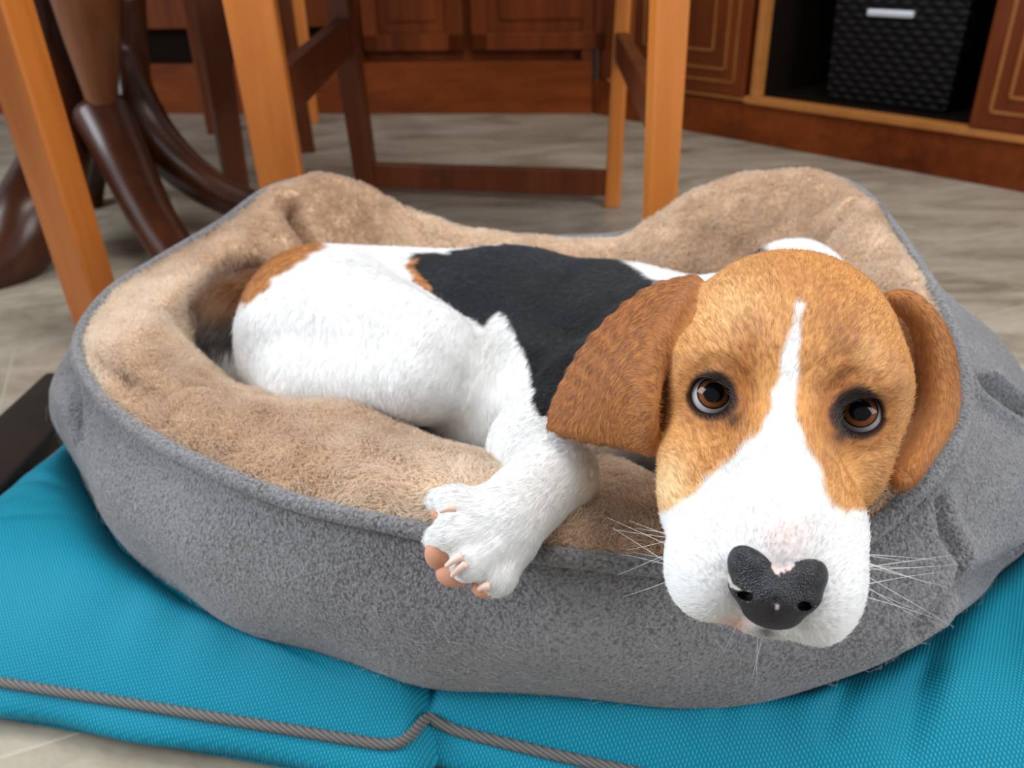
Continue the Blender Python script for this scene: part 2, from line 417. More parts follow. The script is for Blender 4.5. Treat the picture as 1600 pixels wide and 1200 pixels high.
def door(fr, s0, s1, z0, z1, parent, rail=0.045, name='door'):
    d = boxes(name, fr, [(s0, s1, -0.004, 0.016, z0, z0 + rail), (s0, s1, -0.004, 0.016, z1 - rail, z1),
                         (s0, s0 + rail, -0.004, 0.016, z0, z1), (s1 - rail, s1, -0.004, 0.016, z0, z1)], M_cab, parent, 0.003)
    boxes('door_panel', fr, [(s0 + rail - 0.002, s1 - rail + 0.002, 0.008, 0.016, z0 + rail - 0.002, z1 - rail + 0.002),
                        (s0 + rail + 0.03, s1 - rail - 0.03, 0.002, 0.01, z0 + rail + 0.03, z1 - rail - 0.03)], M_cab, d, 0.004)
    return d
door(fb, s_l + 0.03, s_div - 0.012, 0.17, 0.82, cab)
door(fb, s_div + 0.012, sz(955, 60, fb)[0], 0.17, 0.82, cab)
s_a = sz(200, 40, fb)[0]
for k in range(2):
    z0 = 0.235 + k * 0.29
    boxes('drawer', fb, [(s_a - 0.5, s_l - 0.03, -0.004, 0.03, z0, z0 + 0.27)], M_cab, cab, 0.004)
boxes('recess_shade', fb, [(0.02, s_l - 0.03, 0.028, 0.034, zp, 0.235)], M_void, cab, 0)  # thin near-black sheet standing in for the shade below the drawers

# ------------------------------------------------------------------ angled right cabinet
fr = frame(CORNER, (0.977, 1.54))
fr = (fr[0], fr[1], fr[2])
Lr = 1.95
cr_ = empty('angled_cabinet', tuple(fr[0]))
tag(cr_, 'cherry cabinet with pale inlay lines and an open black niche, right background', 'cabinet')
z_sh = sz(1350, 176, fr)[1]; 
s_n0 = sz(1184, 130, fr)[0]; s_n1 = sz(1516, 190, fr)[0]
s_d0 = sz(1166, 130, fr)[0]
z_pl = sz(1300, 181, fr)[1]
boxes('plinth', fr, [(0.0, Lr, 0.004, 0.3, 0, z_pl)], M_cabx, cr_)
boxes('carcass', fr, [(0.0, s_n0 - 0.002, 0.02, 0.4, z_pl, 0.85), (s_n1 + 0.002, Lr, 0.02, 0.4, z_pl, 0.85),
                      (s_n0 - 0.01, s_n1 + 0.01, 0.38, 0.4, z_pl, 0.85), (s_n0 - 0.01, s_n1 + 0.01, 0.02, 0.4, 0.60, 0.85)], M_cab, cr_)
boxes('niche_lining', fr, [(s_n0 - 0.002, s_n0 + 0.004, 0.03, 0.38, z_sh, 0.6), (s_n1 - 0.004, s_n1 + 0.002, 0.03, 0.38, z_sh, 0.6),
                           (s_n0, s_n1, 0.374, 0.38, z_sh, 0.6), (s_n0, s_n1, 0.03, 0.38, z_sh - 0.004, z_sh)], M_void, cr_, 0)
boxes('shelf_edge', fr, [(s_d0, Lr, -0.004, 0.03, z_pl, z_sh)], M_trim, cr_)
boxes('shelf_edge', fr, [(0.06, s_d0, -0.002, 0.02, z_pl + 0.004, z_pl + 0.012)], M_trim, cr_, 0.001)
boxes('upright_strip', fr, [(s_n0 - 0.016, s_n0, -0.004, 0.03, z_sh, 0.85)], M_trim, cr_)
def inlaid_door(s0, s1, z0, z1, insets, wline=0.007):
    d = boxes('door', fr, [(s0, s1, -0.006, 0.022, z0, z1)], M_cab, cr_, 0.003)
    L_ = []
    for k in insets:
        a0, a1, b0, b1 = s0 + k, s1 - k, z0 + k, z1 - k
        L_ += [(a0, a1, -0.0085, -0.004, b0, b0 + wline), (a0, a1, -0.0085, -0.004, b1 - wline, b1),
               (a0, a0 + wline, -0.0085, -0.004, b0, b1), (a1 - wline, a1, -0.0085, -0.004, b0, b1)]
    boxes('inlay_lines', fr, L_, M_inlay, d, 0.0008)
s_i = [sz(1118, 74, fr), sz(1137, 100, fr), sz(1150, 123, fr)]
s_r = s_d0 - 0.002
inlaid_door(0.09, s_r, z_pl + 0.012, 0.82, sorted([s_r - s_i[2][0], s_r - s_i[1][0], s_r - s_i[0][0]]), 0.006)
s_j = sz(1545, 180, fr), sz(1577, 154, fr)
inlaid_door(s_n1, s_n1 + 0.42, z_sh, 0.82, [s_j[0][0] - s_n1, s_j[1][0] - s_n1], 0.007)
inlaid_door(s_n1 + 0.43, s_n1 + 0.85, z_sh, 0.82, [s_j[0][0] - s_n1, s_j[1][0] - s_n1], 0.007)
boxes('worktop', fr, [(0, Lr, -0.02, 0.42, 0.85, 0.88)], M_cabx, cr_)

# woven basket in the niche
b0 = sz(1298, 143, fr, 0.10); b1 = sz(1474, 168, fr, 0.07)
sb0, sb1 = b0[0], b1[0]
bk = empty('woven_basket', tuple(fr[0] + fr[1] * (sb0 + sb1) / 2 + fr[2] * 0.2 + np.array([0, 0, z_sh])))
tag(bk, 'black woven rattan basket with a pale handle, standing in the open cabinet niche', 'basket')
def basket_body():
    w_, d_, h_ = sb1 - sb0, 0.26, 0.27
    t0 = 0.085; nz = 150
    per = []; n1 = 150; n2 = 120
    for k in range(n1): per.append((sb0 + w_ * k / n1, t0, 0))
    for k in range(n2): per.append((sb1, t0 + d_ * k / n2, 1))
    for k in range(n1): per.append((sb1 - w_ * k / n1, t0 + d_, 2))
    for k in range(n2): per.append((sb0, t0 + d_ - d_ * k / n2, 3))
    nrm = [(0, -1), (1, 0), (0, 1), (-1, 0)]
    n = len(per); V = np.zeros((n, nz, 3)); zz = np.linspace(0, h_, nz)
    for i, (s, t, f) in enumerate(per):
        u = (s if f in (0, 2) else t) / 0.016
        v = zz / 0.014
        row = np.floor(v)
        hgt = 0.004 * np.abs(np.sin(np.pi * v)) * (0.55 + 0.45 * np.sin(np.pi * (u + row)))
        fl = 1.0 + 0.06 * zz / h_
        ns, nt_ = nrm[f]; cs, ct = (sb0 + sb1) / 2, t0 + d_ / 2
        S = cs + (s - cs) * fl + ns * hgt; T_ = ct + (t - ct) * fl + nt_ * hgt
        V[i] = fr[0] + fr[1] * S[:, None] + fr[2] * T_[:, None] + np.array([0, 0, 1.0]) * (z_sh + 0.001 + zz)[:, None]
    big_mesh('basket_body', V.reshape(-1, 3), grid_quads(n, nz, True)[:, ::-1], M_rattan, bk)
    boxes('basket_base', fr, [(sb0, sb1, t0, t0 + d_, z_sh, z_sh + 0.01)], M_rattan, bk)
    boxes('rim', fr, [(sb0 - 0.012, sb1 + 0.012, t0 - 0.012, t0 + 0.004, z_sh + h_, z_sh + h_ + 0.018), (sb0 - 0.012, sb1 + 0.012, t0 + d_ - 0.004, t0 + d_ + 0.012, z_sh + h_, z_sh + h_ + 0.018),
                      (sb0 - 0.012, sb0 + 0.004, t0, t0 + d_, z_sh + h_, z_sh + h_ + 0.018), (sb1 - 0.004, sb1 + 0.012, t0, t0 + d_, z_sh + h_, z_sh + h_ + 0.018)], M_rattan, bk, 0.005)
    h0 = sz(1357, 18, fr, 0.078); h1 = sz(1430, 24, fr, 0.078)
    za = (h0[1] + h1[1]) / 2
    boxes('handle', fr, [(h0[0], h1[0], t0 - 0.016, t0 - 0.004, za - 0.007, za + 0.007)], M_steel, bk, 0.004)
basket_body()

# ------------------------------------------------------------------ chairs and table
def leg_through(name, px0, px1, Y, w0, w1, mat, parent, rot=0.0, dfac=1.0, top_z=0.45):
    a = atY(*px0, Y); b = atY(*px1, Y)
    d = (b - a) / (b[2] - a[2])
    foot = a + d * (0 - a[2]); top = a + d * (top_z - a[2])
    mid = a + d * (0.2 - a[2])
    return beam(name, [(foot, w1, w1 * dfac), (mid, (w0 + w1) / 2, (w0 + w1) / 2 * dfac), (top, w0, w0 * dfac)], mat, parent, rot), foot, top
def seat(parent, pts, z=0.45, mat=None):
    pts = [np.array([p[0], p[1], z]) for p in pts]; c = sum(pts) / 4
    V = [c + (p - c) * 1.06 for p in pts] + [c + (p - c) * 1.06 + np.array([0, 0, 0.035]) for p in pts]
    o = mesh_obj('seat', V, [[3, 2, 1, 0], [4, 5, 6, 7], [0, 1, 5, 4], [1, 2, 6, 5], [2, 3, 7, 6], [3, 0, 4, 7]], mat or M_chair_dark, parent, smooth=False)
    bevel(o, 0.01, 3)
ch = empty('dining_chair', (-0.05, 1.3, 0))
tag(ch, 'orange-brown wooden dining chair with low stretchers standing right behind the dog bed', 'chair')
l1, f1, t1 = leg_through('leg', (1046, 0), (1030, 330), 0.95, 0.036, 0.031, M_chair, ch, rot=0.12)
l2, f2, t2 = leg_through('leg', (391, 0), (440, 280), 1.12, 0.062, 0.056, M_chair, ch, rot=0.05, dfac=0.5)
l3, f3, t3 = leg_through('leg', (971, 60), (957, 320), 1.53, 0.026, 0.028, M_chair, ch, rot=-0.25)
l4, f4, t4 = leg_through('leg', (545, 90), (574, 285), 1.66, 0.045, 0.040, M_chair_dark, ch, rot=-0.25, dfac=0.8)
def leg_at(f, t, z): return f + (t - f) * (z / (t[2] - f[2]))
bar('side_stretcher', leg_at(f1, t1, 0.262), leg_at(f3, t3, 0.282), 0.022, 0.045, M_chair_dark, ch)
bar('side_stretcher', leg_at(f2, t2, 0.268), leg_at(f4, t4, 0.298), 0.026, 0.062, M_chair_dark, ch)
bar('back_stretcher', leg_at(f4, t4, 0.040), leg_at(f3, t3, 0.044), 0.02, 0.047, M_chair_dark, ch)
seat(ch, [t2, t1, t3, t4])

lc = empty('dining_chair', (-0.6, 0.95, 0))
tag(lc, 'orange wooden chair whose square leg stands left of the dog bed, frame edge', 'chair')
_, g1, h1_ = leg_through('leg', (0, 0), (137, 440), 0.98, 0.047, 0.044, M_chair, lc, rot=math.radians(-15))
base = g1.copy()
for dx, dy in [(-0.42, 0.16), (-0.52, -0.28), (-0.12, -0.44)]:
    f_ = base + np.array([dx, dy, 0]); t_ = f_ + np.array([0.0, 0, 0.45])
    beam('leg', [(f_, 0.036, 0.036), (t_, 0.042, 0.042)], M_chair, lc, rot=math.radians(38))
seat(lc, [base + np.array([-0.06 + a, b, 0]) for a, b in [(0, 0), (-0.42, 0.16), (-0.52, -0.28), (-0.12, -0.44)]])

dc = empty('dining_chair', (-0.6, 1.85, 0))
tag(dc, 'dark wooden chair beyond the table leg, half hidden by the broad orange leg', 'chair')
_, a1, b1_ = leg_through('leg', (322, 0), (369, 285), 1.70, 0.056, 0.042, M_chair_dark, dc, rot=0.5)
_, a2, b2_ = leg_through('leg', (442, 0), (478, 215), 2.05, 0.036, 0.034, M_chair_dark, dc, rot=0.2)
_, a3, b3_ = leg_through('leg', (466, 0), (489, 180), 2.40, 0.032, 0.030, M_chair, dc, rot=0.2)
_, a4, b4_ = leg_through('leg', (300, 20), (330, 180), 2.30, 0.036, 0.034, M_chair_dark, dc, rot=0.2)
seat(dc, [b1_, b2_, b3_, b4_])

tb = empty('pedestal_table', (-0.86, 1.55, 0))
tag(tb, 'dark glossy pedestal table with curved sabre legs, left background', 'table')
hub = atY(172, 205, 1.50)
def saber(pts, rads, squash=(1, 1), name='leg'):
    P = np.array(pts); u = np.linspace(0, len(P) - 1.001, 40)
    Q = cr(P, u, False); R_ = np.interp(u, np.arange(len(P)), rads)
    return sweep(name, Q, R_, M_table, tb, squash=squash, seg=18)
top0 = atY(118, -40, 1.50)
sweep('column', [atY(x, y, 1.44) for x, y in [(118, -60), (134, 0), (144, 60), (152, 110), (158, 150), (160, 166), (163, 176), (166, 190)]], [0.052, 0.050, 0.042, 0.033, 0.026, 0.024, 0.030, 0.030], M_col, tb, seg=28)
saber([atY(162, 178, 1.46), atY(195, 250, 1.40), atY(238, 340, 1.30), atY(285, 410, 1.22), atY(330, 455, 1.17)], [0.050, 0.043, 0.036, 0.034, 0.024])
saber([atY(188, -20, 1.54), atY(196, 90, 1.54), atY(222, 185, 1.50), atY(272, 250, 1.46), atY(335, 298, 1.42), atY(400, 325, 1.40), atY(450, 340, 1.38)], [0.034, 0.040, 0.050, 0.042, 0.034, 0.028, 0.02], (0.8, 1.0))
saber([atY(150, 180, 1.56), atY(145, 250, 1.62), atY(140, 290, 1.64), atY(138, 325, 1.62)], [0.035, 0.030, 0.028, 0.026])
saber([atY(50, -60, 1.60), atY(72, 60, 1.58), atY(98, 170, 1.52), atY(88, 250, 1.42), atY(50, 335, 1.30), atY(10, 405, 1.24), atY(-60, 450, 1.18)], [0.05, 0.05, 0.05, 0.055, 0.058, 0.050, 0.03])  # sabre leg low down; thick upper run fills in a shadowed dark mass
sweep('column', [atY(x, y, 1.72) for x, y in [(190, -40), (196, 60), (200, 150), (205, 230)]], [0.04, 0.04, 0.045, 0.04], M_table, tb, seg=20)
aa = np.linspace(0, 2 * np.pi, 96, endpoint=False); V = []; tc_ = np.array([-0.86, 1.55])
for rr, z in [(0.0, 0.70), (0.44, 0.70), (0.57, 0.715), (0.60, 0.725), (0.60, 0.74), (0.59, 0.748), (0, 0.748)]:
    for a in aa: V.append((tc_[0] + rr * math.cos(a), tc_[1] + rr * math.sin(a), z))
mesh_obj('tabletop', V, grid_quads(96, 7, True)[:, ::-1] if False else [[k * 96 + j, k * 96 + (j + 1) % 96, (k + 1) * 96 + (j + 1) % 96, (k + 1) * 96 + j] for k in range(6) for j in range(96)], M_table, tb)
sweep('column', [np.array([-0.86, 1.55, z]) for z in np.linspace(0.38, 0.70, 6)], 0.05, M_table, tb, seg=24)

rl = bar('wooden_rail', atz(-60, 790, 0.0165), atz(128, 600, 0.0165), 0.075, 0.033, M_dark, None, 0.004)
tag(rl, 'near-black wooden rail lying on the floor left of the dog bed', 'wooden rail')

# ================================================================== TURQUOISE CUSHION
cu = empty('floor_cushion', (0.1, 0.55, 0))
tag(cu, 'turquoise canvas floor cushion with grey piping underneath the dog bed', 'cushion')
CA = math.radians(-12.3); c0 = np.array([-0.481, 0.4215]); ex = np.array([math.cos(CA), math.sin(CA)]); ey = np.array([-ex[1], ex[0]])
CD = 0.50; seams = [0.428, 0.883]; CLEN = 1.33
# bed footprint is needed to press the cushion flat
FOOT_PX = [(110, 700), (150, 790), (185, 850), (250, 905), (300, 940), (400, 985), (500, 1025), (600, 1058), (700, 1078), (850, 1092), (1000, 1098),
           (1150, 1093), (1250, 1078), (1350, 1040), (1430, 990), (1500, 925), (1600, 858)]
foot = [atz(x, y, 0.068)[:2] for x, y in FOOT_PX] + [np.array(q) for q in [(0.42, 0.55), (0.43, 0.68), (0.38, 0.80), (0.28, 0.86), (0.0, 0.87), (-0.24, 0.86), (-0.33, 0.80), (-0.37, 0.72)]]
def cushion():
    ns, nt = 680, 270
    s = np.linspace(0, CLEN, ns); t = np.linspace(0, CD, nt)
    S, T_ = np.meshgrid(s, t, indexing='ij')
    dseam = np.minimum(np.abs(S - seams[0]), np.abs(S - seams[1])) + 0.0
    dend = np.minimum(S, CLEN - S); de = np.minimum(T_, CD - T_)
    edge = np.minimum(dend, de)
    rnd = lambda d, k: 1 - np.exp(-d / k)
    e = np.clip(1 - (1 - np.clip(edge / 0.10, 0, 1)) ** 2.2, 0, 1)
    q = np.clip(1 - (1 - np.clip(dseam / 0.045, 0, 1)) ** 3, 0, 1)
    h = 0.036 + 0.052 * e * (0.12 + 0.88 * q)
    # creases running in from the front edge and seams
    P3 = np.stack([S, T_, 0 * S], -1).reshape(-1, 3)
    ph = S * 95 + 2.2 * np.sin(S * 19 + 1) + 3.0 * T_ + wob(P3 * np.array([1, .3, 1]), 1.6, 30, 3).reshape(S.shape)
    amp = np.where(S > seams[0], 0.0036, 0.0022) * np.exp(-((de - 0.05) / 0.06) ** 2)
    h += amp * np.sin(ph) * e
    ph2 = T_ * 120 + 2 * np.sin(T_ * 31) + 10 * S
    h += 0.0032 * np.sin(ph2) * np.exp(-dseam / 0.03) * e * (1 - np.exp(-dseam / 0.004))
    h += 0.002 * np.sin(ph2 * 0.6 + 1) * np.exp(-dend / 0.08) * e
    # a few big named folds at the right front
    for (s_, t_, ds_, dt_, a_, w_) in [(0.66, 0.03, 0.05, 0.12, 0.006, 0.009), (0.70, 0.03, 0.06, 0.15, 0.007, 0.010), (0.77, 0.02, 0.04, 0.14, 0.006, 0.009), (0.60, 0.02, 0.02, 0.08, 0.004, 0.008), (0.83, 0.03, 0.05, 0.14, 0.006, 0.010), (0.10, 0.20, 0.12, -0.10, 0.004, 0.010), (0.03, 0.16, 0.12, -0.02, 0.004, 0.008), (0.02, 0.24, 0.10, 0.03, 0.004, 0.008), (0.08, 0.10, 0.10, 0.04, 0.003, 0.008), (0.02, 0.05, 0.08, 0.08, 0.003, 0.009)]:
        d = dist_poly(P3, [(s_, t_, 0), (s_ + ds_, t_ + dt_, 0)]).reshape(S.shape)
        h += a_ * (np.exp(-((d - w_ * 1.3) / w_) ** 2) * 0.7 - np.exp(-(d / w_) ** 2)) * e
    XY = c0 + S[..., None] * ex + T_[..., None] * ey
    sd = poly_sd(XY.reshape(-1, 2), foot).reshape(S.shape)
    lim = np.where(sd < 0, 0.064, 0.064 + 0.03 * (1 - np.exp(-np.maximum(sd, 0) / 0.022)) )
    k = 0.004; h = -k * np.log(np.exp(-np.clip(h, 0, 1) / k) + np.exp(-lim / k))
    # pinch the edge inwards at seams
    pin = np.exp(-(dseam / 0.012) ** 2)
    rt = S - seams[0]
    inset = 0.020 * np.where(rt > 0, np.exp(-np.clip(rt, 0, 1) / 0.16), np.exp(-np.abs(rt) / 0.004)) * np.exp(-de / 0.04) * (T_ < CD / 2)
    zup = 0.006 * pin * np.exp(-de / 0.02)
    XY = c0 + S[..., None] * ex + (T_ + inset)[..., None] * ey
    bul = 0.006 * np.sin(np.pi * np.clip(S / seams[0] % 1, 0, 1))
    
    G = np.concatenate([XY, (h + zup)[..., None]], -1)
    big_mesh('cushion_top', G.reshape(-1, 3), grid_quads(ns, nt), M_canvas, cu)
    # perimeter ring for side panel and piping
    ring = np.concatenate([G[:, 0], G[-1, 1:], G[::-1, -1][1:], G[0, ::-1][1:-1]])
    n = len(ring); cen = ring.mean(0)
    T2 = np.roll(ring, -2, 0) - np.roll(ring, 2, 0); out = np.stack([T2[:, 1], -T2[:, 0], 0 * T2[:, 0]], 1); out /= np.linalg.norm(out, axis=1)[:, None]
    rows = []
    for v in np.linspace(0, 1, 16):
        z = ring[:, 2] * (1 - v) + 0.002 * v
        b_ = 0.012 * np.sin(np.pi * min(1, v * 1.1)) + 0.004 * v ** 2
        wv = 0.0022 * np.sin(np.arange(n) * 0.09 + 3 * np.sin(np.arange(n) * 0.013)) * np.sin(np.pi * v)
        r_ = ring + out * (b_ + wv)[:, None] if np.ndim(b_ + wv) else ring + out * b_
        r_ = r_.copy(); r_[:, 2] = z; rows.append(r_)
    G2 = np.stack(rows, 1)
    big_mesh('cushion_side', G2.reshape(-1, 3), grid_quads(n, 16, True)[:, ::-1], M_canvas, cu)
    ring2 = ring + out * 0.002 + np.array([0, 0, 0.0008])
    sweep('piping', ring2[::2], 0.0033, M_cord, cu, closed=True, seg=10)
cushion()

# ================================================================== DOG BED
bd = empty('dog_bed', (0.0, 0.58, 0.066))
tag(bd, 'grey fleece dog bed lined with beige plush, lying on the turquoise cushion', 'dog bed')
CEN = np.array([0.02, 0.60])
def outw(p):
    v = np.array(p[:2]) - CEN; v /= np.linalg.norm(v); return np.array([v[0], v[1], 0])
ZB = 0.066
def fp(px, py): return atz(px, py, ZB)
# station: piping P, base B, crest Cc, inner wall Wn, inner base I
ST = []
def station(P, B=None, C_=None, W_=None, I_=None, bul=0.016, rear=0.0):
    P = np.array(P, float); ow = outw(P)
    if B is None: B = P + ow * 0.045; B[2] = ZB
    if C_ is None: C_ = P - ow * 0.028 + np.array([0, 0, 0.004])
    if W_ is None: W_ = P - ow * 0.062; W_[2] = P[2] - 0.055
    if I_ is None: I_ = P - ow * 0.085; I_[2] = 0.10
    Om = (np.array(P) + B) / 2 + ow * bul
    ST.append([np.array(B, float) * 1.0, Om, P, np.array(C_, float), np.array(W_, float), np.array(I_, float)])
Z = lambda x, y, z: atz(x, y, z)
station(Z(128, 535, .2), (-.372, .62, ZB), Z(215, 520, .218), Z(318, 520, .17), (-.20, .56, .10), 0.030)
station(Z(160, 612, .19), fp(125, 740), Z(245, 582, .205), Z(338, 585, .155), (-.185, .53, .10), 0.02)
station(Z(225, 672, .187), fp(185, 850), Z(315, 628, .200), Z(380, 622, .150), (-.165, .505, .10), 0.018)
station(Z(330, 728, .187), fp(300, 940), Z(405, 668, .204), Z(445, 630, .165), (-.13, .495, .10), 0.016)
station(Z(470, 783, .187), fp(450, 1005), Z(520, 688, .207), Z(570, 640, .178), (-.085, .48, .10), 0.014)
station(Z(640, 822, .187), fp(640, 1067), Z(650, 740, .207), Z(700, 698, .172), (-.04, .46, .10), 0.014)
station(Z(800, 855, .186), fp(800, 1087), Z(790, 765, .207), Z(810, 738, .17), (.0, .445, .10), 0.014)
station(Z(930, 872, .184), fp(930, 1096), Z(915, 790, .200), Z(930, 730, .175), (.045, .435, .10), 0.014)
station(Z(1050, 884, .180), fp(1060, 1097), Z(1040, 800, .19), Z(1050, 750, .165), (.09, .43, .10), 0.014)
station(Z(1200, 890, .168), fp(1200, 1088), Z(1200, 810, .178), Z(1200, 750, .15), (.14, .42, .10), 0.018)
station(Z(1320, 850, .175), fp(1330, 1052), Z(1290, 800, .178), Z(1280, 750, .15), (.175, .42, .10), 0.026)
station(Z(1405, 785, .190), fp(1440, 985), Z(1365, 760, .185), Z(1330, 730, .15), (.20, .43, .10), 0.026)
station(Z(1472, 715, .200), fp(1530, 905), Z(1430, 705, .195), Z(1395, 690, .15), (.225, .45, .10), 0.020)
station(Z(1500, 640, .208), fp(1612, 850), Z(1478, 650, .204), Z(1445, 640, .16), (.235, .47, .10), 0.020)
station(Z(1497, 560, .214), (.412, .53, ZB), Z(1478, 575, .21), Z(1450, 580, .16), (.24, .50, .10), 0.024)
station(Z(1470, 482, .222), (.418, .60, ZB), Z(1440, 490, .220), None, None, 0.042)
station(Z(1436, 425, .230), (.415, .67, ZB), Z(1405, 440, .228), None, None, 0.044)
station(Z(1395, 362, .240), (.395, .735, ZB), None, None, None, 0.030)
station(Z(1345, 305, .250), (.365, .79, ZB), None, None, None, 0.02)
station((.292, .77, .25)); station((.241, .80, .241)); station((.196, .81, .221)); station((.135, .82, .186))
station((.07, .82, .179)); station((-.029, .83, .182)); station((-.101, .84, .205)); station((-.150, .84, .235)); station((-.186, .83, .246))
station((-.23, .80, .243), None, None, (-.175, .745, .20), (-.14, .70, .11))
station((-.269, .77, .222), None, (-.235, .735, .228), (-.20, .71, .19), (-.16, .68, .11))
station(atY(250, 410, .7), (-.345, .735, ZB), atz(320, 410, .218), atz(390, 440, .18), (-.18, .64, .10), 0.028)
station(atY(172, 462, .63), (-.36, .68, ZB), atz(250, 470, .218), atz(345, 470, .18), (-.19, .60, .10), 0.036)
ST = np.array(ST)                                    # K x 6 x 3
NU = 900; uu = np.linspace(0, len(ST), NU, endpoint=False)
def lathe_grid(rows, nv):
    R_ = cr(ST[:, rows].reshape(len(ST), -1), uu, True).reshape(NU, len(rows), 3)
    v = np.linspace(0, len(rows) - 1.00001, nv)
    return np.transpose(cr(np.transpose(R_, (1, 0, 2)), v, False), (1, 0, 2))
def onsurf(G, Nn, pts):
    P = G.reshape(-1, 3); N2 = Nn.reshape(-1, 3); c = chart(P); face = ((O - P) * N2).sum(1) > 0; out = []
    for (x, y) in pts:
        d = np.hypot(c[:, 0] - x, c[:, 1] - y) + np.where(face, 0, 1e3); dep = (P - O) @ FW
        m = d < max(d.min() * 1.5, 8); i = np.where(m)[0]; out.append(P[i[np.argmin(dep[i])]])
    return out
def crease(G, Nn, lines):
    P = G.reshape(-1, 3); N2 = Nn.reshape(-1, 3); d = np.zeros(len(P))
    for pts, dep, wd in lines: 
        q = dist_poly(P, pts); d += dep * (np.exp(-(q / wd) ** 2) - 0.25 * np.exp(-((q - 2 * wd) / (1.2 * wd)) ** 2))
    return (P - N2 * d[:, None]).reshape(G.shape)
# grey outer shell: tucked under -> base -> belly -> piping
under = ST[:, 0] * 1.0; 
for k in range(len(under)): under[k] -= outw(under[k]) * 0.02; under[k][2] = ZB - 0.001
STo = np.concatenate([under[:, None], ST[:, :3]], 1)
Ru = cr(STo.reshape(len(ST), -1), uu, True).reshape(NU, 4, 3)
NVo = 150; vv = np.linspace(0, 2.99999, NVo)
Go = np.transpose(cr(np.transpose(Ru, (1, 0, 2)), vv, False), (1, 0, 2))
Go[..., 2] = np.maximum(Go[..., 2], ZB - 0.001)
No = grid_normals(Go, True)
if ((No[0, NVo // 2] @ outw(Go[0, NVo // 2])) < 0): No = -No
cen_out = No
Pw = Go.reshape(-1, 3)
env = np.sin(np.pi * np.clip(vv / 3, 0, 1))[None, :].repeat(NU, 0).ravel()
Go = (Pw + No.reshape(-1, 3) * (wob(Pw, 0.0032, 34, 11) * env)[:, None]).reshape(Go.shape)
on = lambda *p: onsurf(Go, No, p)
lines_o = [(on((1475, 790), (1482, 825), (1506, 868), (1500, 925), (1440, 985)), 0.009, 0.0055),
           (on((1524, 598), (1560, 622), (1598, 648)), 0.030, 0.0050),
           (on((1535, 585), (1570, 606), (1598, 622)), -0.006, 0.008),
           (on((1500, 925), (1550, 900), (1595, 868)), 0.008, 0.008),
           (on((1350, 840), (1400, 800), (1440, 770)), 0.004, 0.008),
           (on((90, 570), (112, 610), (118, 680)), 0.008, 0.009)]
Go = crease(Go, No, lines_o)
q_o = grid_quads(NU, NVo, True)
fn = np.cross(Go[1, 70] - Go[0, 70], Go[0, 71] - Go[0, 70]) @ outw(Go[0, 70])
if fn < 0: q_o = q_o[:, ::-1]
big_mesh('outer_shell', Go.reshape(-1, 3), q_o, M_fleece, bd)
# plush lining: piping -> crest -> wall -> inner base -> floor of the bed
Gi0 = lathe_grid([2, 3, 4, 5], 150)
mid = np.array([0.02, 0.60, 0.095])
last = Gi0[:, -1]; ks = np.linspace(0, 1, 30)[1:-1]
flo = last[:, None] * (1 - ks[None, :, None]) + mid * ks[None, :, None]; flo[..., 2] += 0.0
Gi = np.concatenate([Gi0, flo], 1); NVi = Gi.shape[1]
Ni = grid_normals(Gi, True)
if Ni[0, -5][2] < 0: Ni = -Ni
Pw = Gi.reshape(-1, 3); envi = np.clip(np.arange(NVi) / 25.0, 0, 1)[None].repeat(NU, 0).ravel()
Gi = (Pw + Ni.reshape(-1, 3) * ((wob(Pw, 0.004, 30, 5) + wob(Pw, 0.0018, 85, 6)) * envi)[:, None]).reshape(Gi.shape)
oi = lambda *p: onsurf(Gi, Ni, p)
A1 = oi((457, 322), (463, 342), (478, 366), (492, 388), (500, 400))
A2 = oi((1330, 312), (1308, 342), (1286, 372), (1270, 395))
A3 = oi((150, 560), (182, 590), (195, 605))
A4 = oi((330, 610), (260, 612), (190, 590))
Gi = crease(Gi, Ni, [(A1, 0.024, 0.009), (A2, 0.010, 0.006), (A3, 0.005, 0.005), (A4, 0.006, 0.008)])
Ni = grid_normals(Gi, True)
if Ni[0, -5][2] < 0: Ni = -Ni
q_i = grid_quads(NU, NVi, True)
if np.cross(Gi[1, -5] - Gi[0, -5], Gi[0, -4] - Gi[0, -5])[2] < 0: q_i = q_i[:, ::-1]
lin = big_mesh('plush_lining', Gi.reshape(-1, 3), q_i, M_plush, bd)
pp = cr(ST[:, 2], np.linspace(0, len(ST), 500, endpoint=False), True)
for k in range(len(pp)): pp[k] += outw(pp[k]) * 0.002
sweep('piping', pp, 0.0052, M_fleece, bd, closed=True, seg=12)
